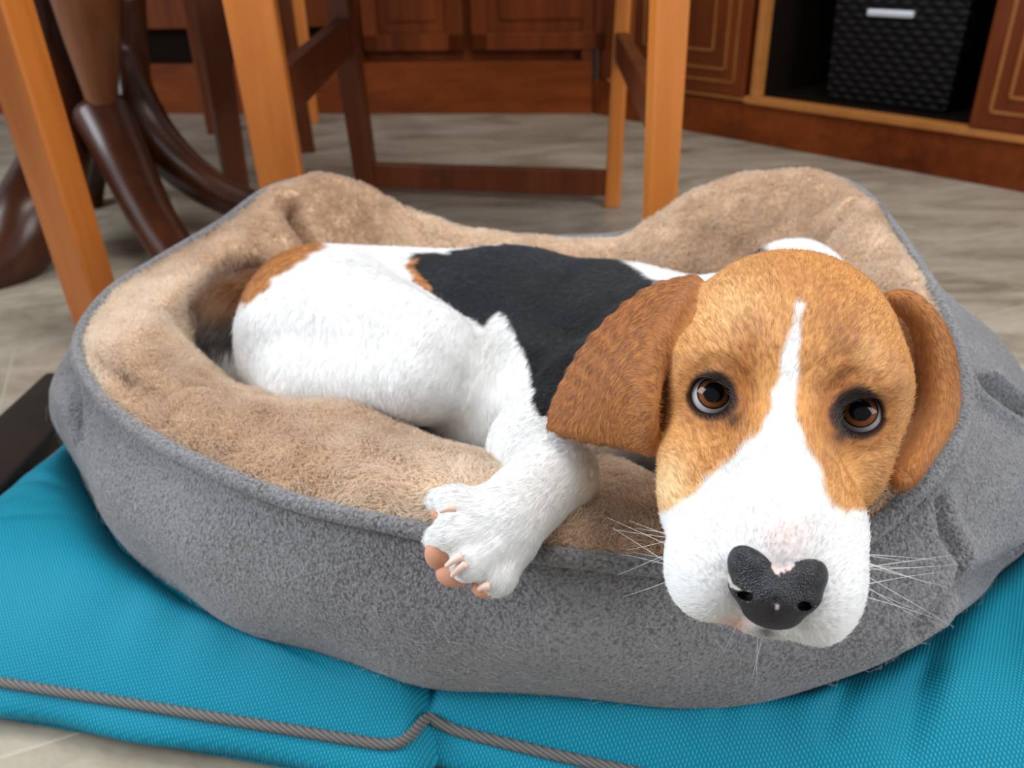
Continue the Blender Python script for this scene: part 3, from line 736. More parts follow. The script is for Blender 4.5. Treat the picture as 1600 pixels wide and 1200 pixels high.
# pile of the plush
def plush_pile():
    Vp = Gi.reshape(-1, 3); Np = Ni.reshape(-1, 3)
    def dens(P, Nn):
        c = chart(P); d = np.linalg.norm(P - O, axis=1)
        vis = (c[:, 0] > -60) & (c[:, 0] < 1660)
        return np.where(vis, np.clip((0.62 / d) ** 1.6, 0.25, 1), 0.1)
    P, Nn = sample_quads(Vp, q_i, Np, dens, 330000, 21)
    # locally coherent tufts
    a = np.stack([wob(P, 1.0, 210, 31), wob(P, 1.0, 210, 32), wob(P, 1.0, 210, 33)], 1)
    a2 = np.stack([wob(P, 1.0, 40, 34), wob(P, 1.0, 40, 35), wob(P, 1.0, 40, 36)], 1)
    d = a * 1.1 + a2 * 0.4 + rng.normal(size=P.shape) * 0.35 + np.array([-0.2, -0.3, 0.0])
    d -= Nn * (d * Nn).sum(1)[:, None]
    d *= 0.52
    t = np.clip(0.5 + 0.5 * wob(P, 1.0, 24, 41) + 0.12 * wob(P, 1.0, 160, 43), 0, 1)[:, None]
    col = (np.array([0.70, 0.54, 0.40]) * (1 - t) + np.array([0.90, 0.79, 0.66]) * t) * rng.uniform(0.85, 1.12, (len(P), 1))
    curves_obj('pile', P, d, Nn, rng.uniform(0.0035, 0.0062, len(P)), 0.00033, col, M_plushhair, lin, npt=4, droop=np.full(len(P), 1.25), curl=0.0005, seed=3)['kind'] = 'stuff'
plush_pile()

# ================================================================== DOG
dog = empty('dog', (0.0, 0.6, 0.1))
tag(dog, 'beagle with tan ears, white muzzle and black saddle lying curled in the grey bed', 'dog')
# ---- head frame (cm): x image-right, y dorsal, z along the muzzle; origin between the eyes
eL, eR, nT = atd(1110, 622, .3525), atd(1352, 652, .3375), atd(1213, 912, .290)
hx = eR - eL; ED = np.linalg.norm(hx); hx /= ED
mo = (eL + eR) / 2; nv = nT - mo; print('dot', nv @ hx / np.linalg.norm(nv)); hx = hx - nv * (hx @ nv) / (nv @ nv); hx /= np.linalg.norm(hx); NL = np.linalg.norm(nv); nv /= NL
DECL = math.radians(17)
hy_ = np.cross(nv, hx); hy_ /= np.linalg.norm(hy_)           # dorsal if right-handed (z x x = y)
hz = nv * math.cos(DECL) + hy_ * math.sin(DECL); hy = -nv * math.sin(DECL) + hy_ * math.cos(DECL)
CM = 0.01
def H(x, y, z): return mo + CM * (hx * x + hy * y + hz * z)
def to_head(P): v = (P - mo) / CM; return np.stack([v @ hx, v @ hy, v @ hz], -1)
HR = np.stack([hx, hy, hz], 1)
print('HEAD eye dist', ED, 'eye-nose', NL, 'hy', hy, 'hz', hz)

def sd_ell(P, c, r, R=None):
    v = P - c
    if R is not None: v = v @ R
    r = np.asarray(r); k0 = np.linalg.norm(v / r, axis=-1); k1 = np.linalg.norm(v / (r * r), axis=-1)
    return np.where(k1 < 1e-9, -r.min(), k0 * (k0 - 1) / np.maximum(k1, 1e-9))
def sd_cone(P, a, b, r1, r2):
    ab = b - a; t = np.clip(((P - a) @ ab) / (ab @ ab), 0, 1)
    return np.linalg.norm(P - a - t[..., None] * ab, axis=-1) - (r1 + (r2 - r1) * t)
def sd_tri(P, a, b, c, r):
    ba, cb, ac = b - a, c - b, a - c; pa, pb, pc = P - a, P - b, P - c; n = np.cross(ba, ac)
    def seg(p, e): t = np.clip((p @ e) / (e @ e + 1e-18), 0, 1); q = p - t[..., None] * e; return (q * q).sum(-1)
    s = np.sign(pa @ np.cross(ba, n)) + np.sign(pb @ np.cross(cb, n)) + np.sign(pc @ np.cross(ac, n))
    e = np.minimum(np.minimum(seg(pa, ba), seg(pb, cb)), seg(pc, ac))
    f = (pa @ n) ** 2 / (n @ n + 1e-18)
    return np.sqrt(np.where(s < 2.0, e, f)) - r

PR = []     # (kind, group, fn, lo, hi, k)
def ell(g, c, r, R=None, k=0.012, op='+'):
    c = np.array(c, float); r = np.array(r, float); m = r.max()
    PR.append((op, g, (lambda P, c=c, r=r, R=R: sd_ell(P, c, r, R)), c - m, c + m, k))
def cone(g, a, b, r1, r2, k=0.012, op='+'):
    a = np.array(a, float); b = np.array(b, float); m = max(r1, r2)
    PR.append((op, g, (lambda P: sd_cone(P, a, b, r1, r2)), np.minimum(a, b) - m, np.maximum(a, b) + m, k))
def tri(g, a, b, c, r, k=0.003):
    PR.append(('+', g, (lambda P: sd_tri(P, a, b, c, r)), np.minimum(np.minimum(a, b), c) - r, np.maximum(np.maximum(a, b), c) + r, k))
def hell(g, c, r, k=0.6, tilt=None, op='+'):
    R = HR
    if tilt is not None:
        ax, an = tilt; R = HR @ np.array(Matrix.Rotation(math.radians(an), 3, ax))
    ell(g, H(*c), np.array(r) * CM, R, k * CM, op)
def hcone(g, a, b, r1, r2, k=0.6, op='+'): cone(g, H(*a), H(*b), r1 * CM, r2 * CM, k * CM, op)

# body
cone('torso', atd(540, 503, .72), (0.0, .605, .169), .066, .072)
cone('torso', (0.0, .605, .169), atd(955, 572, .63), .072, .074, .02)
cone('torso', atd(955, 572, .63), atd(1180, 570, .56), .074, .056, .02)
cone('neck', atd(1195, 530, .575), atd(1238, 468, .60), .046, .043, .012)
cone('neck', atd(1060, 590, .55), atd(1225, 550, .45), .064, .048, .012)
cone('neck', atd(1240, 500, .56), atd(1230, 520, .45), .040, .040, .012)
ell('torso', atd(800, 640, .61), (.055, .05, .055), None, .03)
ell('haunch', atd(500, 524, .655), (.062, .060, .066), None, .02)
cone('haunch', atd(520, 510, .64), atd(664, 545, .575), .060, .034, .02)
cone('haunch', atd(668, 560, .565), atd(655, 595, .56), .029, .024, .01)
cone('haunch', atd(652, 600, .56), atd(470, 600, .60), .024, .022, .02)
cone('haunch', atd(470, 600, .60), atd(410, 580, .65), .022, .018, .02)
cone('belly', atd(740, 650, .60), atd(850, 650, .57), .035, .042, .02)
cone('nape_shade', atd(1402, 530, .445), atd(1392, 690, .430), .016, .018, .008)  # neck mass added to fill the shaded gap beside the right ear
# tail
tl = [atd(470, 445, .73), atd(405, 466, .70), atd(360, 488, .675), atd(350, 532, .652), atd(378, 588, .65), atd(420, 606, .635)]
for a, b, r1, r2 in zip(tl[:-1], tl[1:], [.020, .023, .023, .019, .014], [.023, .023, .019, .014, .008]): cone('tail', a, b, r1, r2, .006)
# front leg and paw
cone('arm', atd(935, 630, .54), atd(845, 690, .49), .042, .028, .01)
cone('arm', atd(828, 706, .485), atd(868, 740, .437), .025, .0205, .008)
cone('arm', atd(868, 740, .437), atd(790, 812, .402), .0205, .0195, .008)
ell('paw', atd(768, 828, .400), (.022, .017, .022), None, .006)
cone('paw', atd(785, 820, .400), atd(722, 812, .394), .014, .012, .006)
cone('paw', atd(785, 845, .398), atd(755, 866, .394), .015, .013, .006)
TOE = [[(765, 800, .394), (715, 787, .392), (688, 783, .394)], [(765, 828, .390), (708, 832, .386), (684, 842, .390)],
       [(780, 850, .388), (735, 877, .384), (720, 890, .390)], [(800, 860, .392), (778, 900, .388), (768, 912, .394)]]
for a, b, c in TOE:
    cone('paw', atd(*a), atd(*b), .0085, .0092, .0018); cone('paw', atd(*b), atd(*c), .0092, .0068, .0016)
# head
hell('head', (0, -0.1, -5.2), (5.0, 4.7, 5.6), 0.8)
hell('head', (0, 1.0, -2.6), (4.0, 2.7, 3.2), 1.2)
for s in (-1, 1):
    hell('head', (s * 2.7, 1.25, -1.5), (1.9, 1.25, 1.7), 0.8)
    hell('head', (s * 3.2 - 0.2, -2.6, -2.2), (1.85, 2.7, 3.6), 1.2)
    hell('head', (s * 3.85 - 0.2, -0.5, -3.2), (1.5, 2.0, 2.8), 1.2)
hell('head', (-2.15, -3.5, 3.4), (2.0, 2.5, 3.8), 0.9); hell('head', (1.75, -3.5, 3.6), (1.75, 2.5, 3.6), 0.9)
hell('head', (-2.15, -4.0, 6.0), (1.85, 2.1, 2.0), 0.7); hell('head', (1.70, -4.15, 6.0), (1.65, 2.2, 2.0), 0.7)
hell('head', (-3.1, -3.5, 1.0), (1.8, 2.4, 3.2), 1.0)
hell('head', (-0.1, -5.0, 6.2), (1.6, 1.2, 1.6), 0.6)
hcone('head', (0, -0.6, -1.0), (0, -1.6, 5.8), 2.2, 1.75, 1.0)
hcone('head', (0, -5.0, -1.5), (0, -5.0, 5.0), 2.2, 1.3, 0.8)
hell('head', (0, -2.3, 6.7), (1.7, 1.5, 1.2), 0.6)
EY = []
gaze_t = O + np.array([0, 0, 0.03])
for s in (-1, 1):
    c = H(s * 3.0 - 0.03, -0.42, -1.02); EY.append(c)
    ell('head', c, np.array([1.27] * 3) * CM, None, 0.35 * CM)
# eyelid openings cut last
for s, c in zip((-1, 1), EY):
    g = (O - c); g /= np.linalg.norm(g); fd = g * 0.92 + hz * 0.08 + hx * s * 0.06; fd /= np.linalg.norm(fd)
    ux = hx - fd * (hx @ fd); ux /= np.linalg.norm(ux); uy = np.cross(fd, ux)
    if uy @ hy < 0: uy = -uy
    R = np.stack([ux, uy, fd], 1)
    ell('head', c + fd * 1.15 * CM, np.array([0.97, 0.86, 0.9]) * CM, R, 0.10 * CM, '-')
for a_, b_ in [((1052, 508, .374), (1036, 590, .371)), ((1036, 590, .371), (1034, 650, .372)), ((1034, 650, .372), (1040, 705, .378))]:
    cone('head', atd(*a_), atd(*b_), .0045, .0050, .003, '-')
for a_, b_ in [((1412, 500, .400), (1428, 560, .398)), ((1428, 560, .398), (1430, 640, .395))]:
    cone('head', atd(*a_), atd(*b_), .006, .007, .003, '-')
# ears
def ear(rows, r, dens=3):
    G = np.array([[atd(*p) for p in row] for row in rows])
    n, m = G.shape[:2]
    u = np.linspace(0, n - 1.0001, (n - 1) * dens + 1); v = np.linspace(0, m - 1.0001, (m - 1) * 2 + 1)
    Q = cr(G.reshape(n, -1), u, False).reshape(len(u), m, 3); Q = np.transpose(cr(np.transpose(Q, (1, 0, 2)).reshape(m, -1), v, False).reshape(len(v), len(u), 3), (1, 0, 2))
    for i in range(len(u) - 1):
        for j in range(len(v) - 1):
            tri('ear', Q[i, j], Q[i + 1, j], Q[i + 1, j + 1], r); tri('ear', Q[i, j], Q[i + 1, j + 1], Q[i, j + 1], r)
ear([[(1085, 440, .405), (1085, 452, .395), (1078, 466, .384), (1070, 485, .374)],
     [(1010, 462, .405), (1030, 486, .392), (1038, 515, .374), (1034, 548, .366)],
     [(932, 530, .412), (965, 558, .394), (990, 590, .374), (1018, 620, .362)],
     [(885, 605, .418), (930, 632, .402), (972, 650, .380), (1015, 668, .364)],
     [(862, 666, .420), (912, 680, .408), (965, 688, .388), (1014, 700, .372)]], 0.0032)
ear([[(1392, 466, .402), (1416, 468, .402), (1437, 478, .410)],
     [(1430, 500, .412), (1450, 508, .403), (1472, 530, .410)],
     [(1446, 570, .416), (1464, 580, .402), (1485, 600, .408)],
     [(1446, 640, .414), (1462, 648, .398), (1480, 655, .402)],
     [(1424, 695, .404), (1436, 706, .390), (1452, 702, .392)],
     [(1400, 742, .386), (1407, 750, .380), (1414, 750, .382)]], 0.0034)

def axis(lo, hi, fl, fh, dc, df):
    a = np.arange(lo, fl, dc); b = np.arange(fl, fh, df); c = np.arange(fh, hi, dc)
    return np.concatenate([a, b, c])
xs = axis(-.265, .33, -.06, .275, .0032, .0014); ys = axis(.19, .78, .1901, .44, .0032, .0014); zs = axis(.085, .37, .15, .36, .003, .0014)
print('GRID', len(xs), len(ys), len(zs))
def smin(a, b, k):
    h = np.clip(0.5 + 0.5 * (b - a) / k, 0, 1); return b * (1 - h) + a * h - k * h * (1 - h)
D = np.full((len(xs), len(ys), len(zs)), 0.05, np.float32)
for op, g, fn_, lo, hi, k in PR:
    mg = k * 1.2 + 0.004
    i0, i1 = np.searchsorted(xs, [lo[0] - mg, hi[0] + mg]); j0, j1 = np.searchsorted(ys, [lo[1] - mg, hi[1] + mg]); k0, k1 = np.searchsorted(zs, [lo[2] - mg, hi[2] + mg])
    if i1 <= i0 or j1 <= j0 or k1 <= k0: continue
    X, Y_, Z_ = np.meshgrid(xs[i0:i1], ys[j0:j1], zs[k0:k1], indexing='ij')
    d = fn_(np.stack([X, Y_, Z_], -1)); blk = D[i0:i1, j0:j1, k0:k1]
    D[i0:i1, j0:j1, k0:k1] = smin(blk, d, k) if op == '+' else -smin(-blk, d, k)
def surface_nets(D, xs, ys, zs):
    s = D < 0
    nx, ny, nz = D.shape
    cnt = np.zeros((nx - 1, ny - 1, nz - 1), np.int8)
    for a in (0, 1):
        for b in (0, 1):
            for c in (0, 1): cnt += s[a:nx - 1 + a, b:ny - 1 + b, c:nz - 1 + c]
    act = (cnt > 0) & (cnt < 8); I = np.argwhere(act); idx = np.full(act.shape, -1, np.int64); idx[act] = np.arange(len(I))
    acc = np.zeros((len(I), 3)); n = np.zeros(len(I))
    cor = [(a, b, c) for a in (0, 1) for b in (0, 1) for c in (0, 1)]
    for p in cor:
        for ax in range(3):
            if p[ax]: continue
            q = list(p); q[ax] = 1
            ip = I + p; iq = I + q
            dp = D[tuple(ip.T)]; dq = D[tuple(iq.T)]; m = (dp < 0) != (dq < 0)
            t = np.where(m, dp / np.where(m, dp - dq, 1), 0)
            A = np.stack([xs[ip[:, 0]], ys[ip[:, 1]], zs[ip[:, 2]]], 1); B = np.stack([xs[iq[:, 0]], ys[iq[:, 1]], zs[iq[:, 2]]], 1)
            acc += np.where(m[:, None], A + (B - A) * t[:, None], 0); n += m
    V = acc / n[:, None]
    Q = []
    for ax in range(3):
        o1, o2 = [(1, 2), (2, 0), (0, 1)][ax]
        sl0 = [slice(None)] * 3; sl1 = [slice(None)] * 3; sl0[ax] = slice(0, -1); sl1[ax] = slice(1, None)
        a_, b_ = s[tuple(sl0)], s[tuple(sl1)]; ch_ = a_ != b_
        e = np.argwhere(ch_); e = e[(e[:, o1] > 0) & (e[:, o2] > 0) & (e[:, o1] < D.shape[o1] - 1) & (e[:, o2] < D.shape[o2] - 1)]
        fl = a_[tuple(e.T)]
        def cell(d1, d2): c = e.copy(); c[:, o1] -= d1; c[:, o2] -= d2; return idx[tuple(c.T)]
        q = np.stack([cell(1, 1), cell(0, 1), cell(0, 0), cell(1, 0)], 1); q[~fl] = q[~fl][:, ::-1]
        Q.append(q)
    Q = np.concatenate(Q); Q = Q[(Q >= 0).all(1)]
    return V, Q
def relax(V, Q, it=2, lam=0.5):
    for _ in range(it):
        S = np.zeros_like(V); n = np.zeros(len(V))
        for k in range(4):
            np.add.at(S, Q[:, k], V[Q[:, (k + 1) % 4]]); np.add.at(S, Q[:, k], V[Q[:, (k - 1) % 4]]); np.add.at(n, Q[:, k], 2)
        V = V + lam * (S / np.maximum(n, 1)[:, None] - V)
    return V
def vnormals(V, Q):
    n = np.cross(V[Q[:, 2]] - V[Q[:, 0]], V[Q[:, 3]] - V[Q[:, 1]]); out = np.zeros_like(V)
    for k in range(4): np.add.at(out, Q[:, k], n)
    return out / np.maximum(np.linalg.norm(out, axis=1)[:, None], 1e-12)
DV, DQ = surface_nets(D, xs, ys, zs); DV = relax(DV, DQ, 7); DN = vnormals(DV, DQ); del D
ond = lambda *p: onsurf(DV, DN, p)
DV = crease(DV, DN, [(ond((1092, 578), (1112, 566), (1140, 566), (1162, 584), (1172, 612)), .0011, .0022),
    (ond((1078, 662), (1092, 690), (1100, 725)), .0010, .0024), (ond((1120, 690), (1132, 712), (1128, 745)), .0008, .0022),
    (ond((1292, 612), (1306, 592), (1340, 580), (1375, 588)), .0011, .0022), (ond((1300, 700), (1318, 722), (1330, 760)), .0009, .0024),
    (ond((1345, 700), (1372, 690), (1392, 668)), .0009, .0022), (ond((1246, 420), (1248, 470), (1240, 540)), .0007, .0030),
    (ond((1088, 450), (1078, 475), (1060, 505)), .0015, .0026), (ond((1045, 735), (1060, 770), (1090, 800)), .0007, .0025)])
DN = vnormals(DV, DQ)
print('DOG verts', len(DV))

# ---- coat
TAN = np.array([0.55, 0.25, 0.07]); TAN_L = np.array([0.74, 0.46, 0.21]); TAN_D = np.array([0.36, 0.125, 0.028]); WHT = np.array([0.79, 0.79, 0.78]); BLK = np.array([0.012, 0.013, 0.016])
EARC = np.array([0.35, 0.135, 0.040])
BLAZE = [(1244, 476), (1254, 476), (1252, 520), (1247, 570), (1243, 620), (1246, 660), (1262, 700), (1282, 735), (1289, 765), (1300, 792), (1322, 806), (1350, 800), (1500, 860), (1500, 1200), (900, 1200),
         (960, 850), (1024, 812), (1040, 800), (1075, 778), (1110, 748), (1150, 712), (1185, 678), (1203, 648), (1213, 600), (1222, 560), (1232, 520)]
SADDLE = [(640, 405), (655, 395), (700, 395), (735, 386), (800, 380), (960, 398), (1000, 425), (1030, 440), (1120, 450), (1120, 720), (845, 660), (836, 640), (832, 600), (822, 560), (803, 518), (790, 497), (778, 487), (768, 500), (752, 512),
          (742, 535), (736, 566), (716, 560), (700, 520), (680, 475), (655, 440)]
EARSH = [[840, 400]]
groups = {}
for op, g, fn_, lo, hi, k in PR:
    if op == '+': groups.setdefault(g, []).append((fn_, lo, hi))
def gdist(P, g):
    d = np.full(len(P), 0.5)
    for fn_, lo, hi in groups[g]:
        m = ((P > lo - 0.012) & (P < hi + 0.012)).all(1)
        if m.any(): d[m] = np.minimum(d[m], fn_(P[m]))
    return d
def mixc(a, b, t): t = np.clip(t, 0, 1)[:, None]; return a * (1 - t) + b * t
def coat(P, noise=True):
    n = len(P); col = np.tile(WHT, (n, 1)); c = chart(P); h = to_head(P)
    jit = wob(P, 1.0, 320, 91) * 3.0 if noise else 0
    gd = {g: gdist(P, g) for g in groups}
    names = list(gd); lab = np.argmin(np.stack([gd[g] for g in names]), 0); names = np.array(names)[lab]
    # torso
    t = (names == 'torso') | (names == 'neck') | (names == 'belly')
    sdl = poly_sd(c, SADDLE) + jit * 0.8
    rim = np.exp(-((c[:, 0] - 665) / 30) ** 2 - ((c[:, 1] - 445) / 30) ** 2)
    tc2 = mixc(col, BLK, 0.5 - sdl / 5)
    tanrim = t & (sdl > -7) & (sdl < 8) & (rim > 0.12)
    tc2[tanrim] = np.array([0.42, 0.17, 0.06])
    col = np.where(t[:, None], tc2, col)
    am = (names == 'arm') & (c[:, 1] < 650) | ((names == 'belly') & (c[:, 0] > 836))
    col = np.where(am[:, None], mixc(col, BLK, 0.5 - sdl / 5), col)
    back_blk = t & (c[:, 0] > 1120) & (c[:, 0] < 1200) & (c[:, 1] < 396) & (P[:, 1] > .5)
    col[back_blk] = BLK * 3
    col[names == 'nape_shade'] = TAN_D * 0.6  # shade of the ear gap painted into the neck's tan
    # tan over the rump and the tail
    rp = poly_sd(c, [(372, 474), (372, 440), (400, 400), (440, 380), (505, 360), (512, 386), (470, 408), (432, 432), (408, 460), (388, 476)]) + jit
    m = (names == 'haunch') | (names == 'torso')
    col = np.where(m[:, None], mixc(col, TAN * np.array([.8, .75, .7]), 0.5 - rp / 6), col)
    tl_ = names == 'tail'; ty = c[:, 1]
    tcol = mixc(np.tile(np.array([0.20, 0.085, 0.03]), (n, 1)), np.tile(np.array([0.035, 0.028, 0.02]), (n, 1)), (ty - 475) / 40)
    tcol = mixc(tcol, np.tile(WHT * 0.75, (n, 1)), (ty - 545 + jit) / 12)
    col = np.where(tl_[:, None], tcol, col)
    # head
    hd = names == 'head'
    base = mixc(np.tile(TAN, (n, 1)), np.tile(TAN_L, (n, 1)), 0.8 * np.exp(-(((c[:, 0] - 1150) / 70) ** 2 + ((c[:, 1] - 480) / 60) ** 2)) + 0.45 * np.exp(-(((c[:, 0] - 1345) / 50) ** 2 + ((c[:, 1] - 560) / 50) ** 2)) + 0.2 + 0.08 * wob(P, 1, 60, 77))
    low = np.exp(-(((c[:, 0] - 1040) / 38) ** 2 + ((c[:, 1] - 765) / 50) ** 2)); base = mixc(base, np.tile(np.array([.78, .58, .32]), (n, 1)), low * 0.9)
    dk = np.exp(-((np.abs(h[:, 0]) - 1.9) / 0.7) ** 2 - ((h[:, 2] - 0.3) / 1.8) ** 2); base = mixc(base, np.tile(TAN_D, (n, 1)), dk * 0.75)
    bl = poly_sd(c, BLAZE) + jit * 1.0
    base = mixc(base, np.tile(WHT, (n, 1)), 0.5 - bl / 9)
    backh = (h[:, 2] < -9.0)
    for s, e in zip((-1, 1), EY):
        r = np.linalg.norm((P - e) / CM, axis=1); g = (O - e); g /= np.linalg.norm(g)
        v = (P - e) / CM; ax = v @ g; rad = np.sqrt(np.maximum(r ** 2 - ax ** 2, 0))
        v2 = v - g * ax[:, None]; lowr = (v2 @ hy) < 0
        base = mixc(base, np.tile(np.array([0.016, 0.011, 0.012]), (n, 1)), np.where(ax > 0, (np.where(lowr, 1.20, 1.08) - rad) / 0.14, 0))
        base = mixc(base, np.tile(TAN_D, (n, 1)), np.where(ax > 0, 0.6 * np.exp(-((rad - 1.35) / 0.3) ** 2), 0))
    for qx, qy, sx_, sy_ in [(1146, 658, 11, 12), (1312, 684, 12, 9)]:
        base = mixc(base, np.tile(np.array([0.03, 0.018, 0.015]), (n, 1)), 0.85 * np.exp(-(((c[:, 0] - qx) / sx_) ** 2 + ((c[:, 1] - qy) / sy_) ** 2)))
    pk = np.exp(-(((c[:, 0] - 1222) / 42) ** 2 + ((c[:, 1] - 835) / 42) ** 2)); base = mixc(base, np.tile(np.array([.80, .62, .57]), (n, 1)), pk * 0.55)
    pk = np.exp(-(((c[:, 0] - 1152) / 26) ** 2 + ((c[:, 1] - 975) / 14) ** 2)); base = mixc(base, np.tile(np.array([.72, .45, .37]), (n, 1)), pk * 0.8)
    mouth = np.exp(-(((c[:, 0] - 1196) / 18) ** 2 + ((c[:, 1] - 986) / 10) ** 2)); base = mixc(base, np.tile(np.array([.06, .05, .055]), (n, 1)), mouth * 0.9)
    col = np.where(hd[:, None], base, col)
    er = names == 'ear'
    ec = mixc(np.tile(EARC, (n, 1)), np.tile(TAN, (n, 1)), np.clip((c[:, 0] - 1380) / 60, 0, 1) * 0.3 + 0.4 * np.exp(-np.maximum(gd['head'], 0) / 0.006) + 0.04 * wob(P, 1, 70, 55))
    col = np.where(er[:, None], ec, col)
    # paw and arm: warm tinge at the wrist's outer side, bare pads below the toes
    ar = names == 'arm'
    col = np.where(ar[:, None], mixc(col, np.tile(np.array([.80, .66, .50]), (n, 1)), 0.7 * np.exp(-((c[:, 0] - 925) / 20) ** 2) * (c[:, 1] > 680)), col)
    return col, names, c, h
Ccol, Cnm, Cc, Ch = coat(DV)
body = big_mesh('body', DV, DQ, M_coat, dog); set_color(body, Ccol)

# ---- fur
def fur():
    def dens(P, Nn):
        d = np.linalg.norm(P - O, axis=1); v = (O - P) / d[:, None]
        f = np.clip((Nn * v).sum(1) + 0.55, 0.08, 1)
        return f * np.clip((0.42 / d) ** 1.8, 0.22, 1)
    P, Nn = sample_quads(DV, DQ, DN, dens, 520000, 5)
    col, nm, c, h = coat(P)
    keep = np.ones(len(P), bool)
    for e in EY:
        r = np.linalg.norm((P - e) / CM, axis=1); keep &= r > 1.33
    nd = np.linalg.norm((P - nT) / CM, axis=1)
    P, Nn, col, nm, c, h = P[keep], Nn[keep], col[keep], nm[keep], c[keep], h[keep]; n = len(P)
    # comb field: anchors (position, direction)
    A = []
    for x, y, z, dx, dy, dz in [(0, -1, 7.5, 0, .3, -1), (2, -3, 6, .5, -.2, -1), (-2, -3, 6, -.5, -.2, -1), (0, 0, 1, 0, .6, -1), (0, 2.5, -2, 0, .4, -1), (2.5, 3, -3, .5, .2, -1), (-2.5, 3, -3, -.5, .2, -1),
                                (3.5, 2, -1.5, .7, .2, -1), (-3.5, 2, -1.5, -.7, .2, -1), (4, -2.5, 0, .6, -.6, -1), (-4, -2.5, 0, -.6, -.6, -1), (0, 4.5, -6, 0, 0, -1), (0, -5, 4, 0, -.3, -1)]:
        A.append((H(x, y, z), hx * dx + hy * dy + hz * dz))
    def seg(a, b): a = atd(*a); b = atd(*b); A.append(((a + b) / 2, b - a))
    for a, b in [((1070, 470, .40), (1000, 560, .40)), ((1000, 560, .39), (960, 680, .40)), ((940, 580, .41), (880, 660, .42)), ((1430, 500, .40), (1465, 580, .41)), ((1460, 600, .41), (1430, 720, .39)),
                 ((880, 720, .43), (800, 800, .40)), ((800, 800, .40), (740, 840, .39)), ((740, 800, .39), (680, 785, .39)), ((740, 830, .39), (672, 840, .39)), ((760, 860, .39), (720, 900, .39)), ((800, 860, .39), (770, 920, .39)),
                 ((950, 430, .62), (800, 420, .66)), ((800, 450, .63), (680, 460, .66)), ((950, 520, .58), (850, 560, .56)), ((640, 420, .66), (500, 430, .68)), ((600, 500, .58), (560, 600, .55)), ((500, 450, .66), (400, 520, .66)),
                 ((430, 430, .7), (350, 490, .68)), ((350, 490, .68), (360, 570, .66)), ((690, 540, .55), (640, 620, .54)), ((800, 540, .56), (790, 640, .54)), ((900, 650, .52), (840, 690, .49))]: seg(a, b)
    AP = np.array([a for a, _ in A]); AD = np.array([b / np.linalg.norm(b) for _, b in A])
    w2 = 1.0 / (((P[:, None] - AP[None]) ** 2).sum(-1) + 0.0001) ** 1.7; d = (w2[..., None] * AD[None]).sum(1)
    d -= Nn * (d * Nn).sum(1)[:, None]; d /= np.maximum(np.linalg.norm(d, axis=1)[:, None], 1e-9)
    sw = np.stack([wob(P, 1, 90, 61), wob(P, 1, 90, 62), wob(P, 1, 90, 63)], 1) * 0.07
    d = d + sw * np.where(nm == 'ear', 0.1, 1)[:, None] + rng.normal(size=d.shape) * 0.10
    ln = np.select([nm == 'head', nm == 'ear', nm == 'paw', nm == 'arm', nm == 'tail'], [0.0040, 0.0034, 0.0034, 0.0036, 0.012], 0.0052) * rng.uniform(0.7, 1.25, n)
    ln = np.where((nm == 'head') & (h[:, 2] > 4.5), ln * 0.62, ln)
    for e in EY: ln *= np.clip(np.linalg.norm((P - e) / CM, axis=1) - 1.05, 0.25, 1)
    lift = np.select([nm == 'head', nm == 'ear', nm == 'paw'], [0.14, 0.09, 0.15], 0.11) * rng.uniform(0.7, 1.4, n)
    dark = rng.random(n) < 0.03
    cc = col * (1 + rng.uniform(-1, 1, (n, 1)) * np.where(col[:, 2:] > .6, .06, .13)); cc[dark & (nm == 'head') & (cc[:, 2] < .4)] *= 0.45
    cc = np.clip(cc, 0, 0.92)
    f = curves_obj('fur', P, d, Nn, ln, np.where((nm == 'head') | (nm == 'ear') | (nm == 'paw'), 0.00010, 0.00014), cc, M_hair, body, npt=4, droop=lift, curl=0.0, seed=9)
    f['kind'] = 'stuff'
fur()

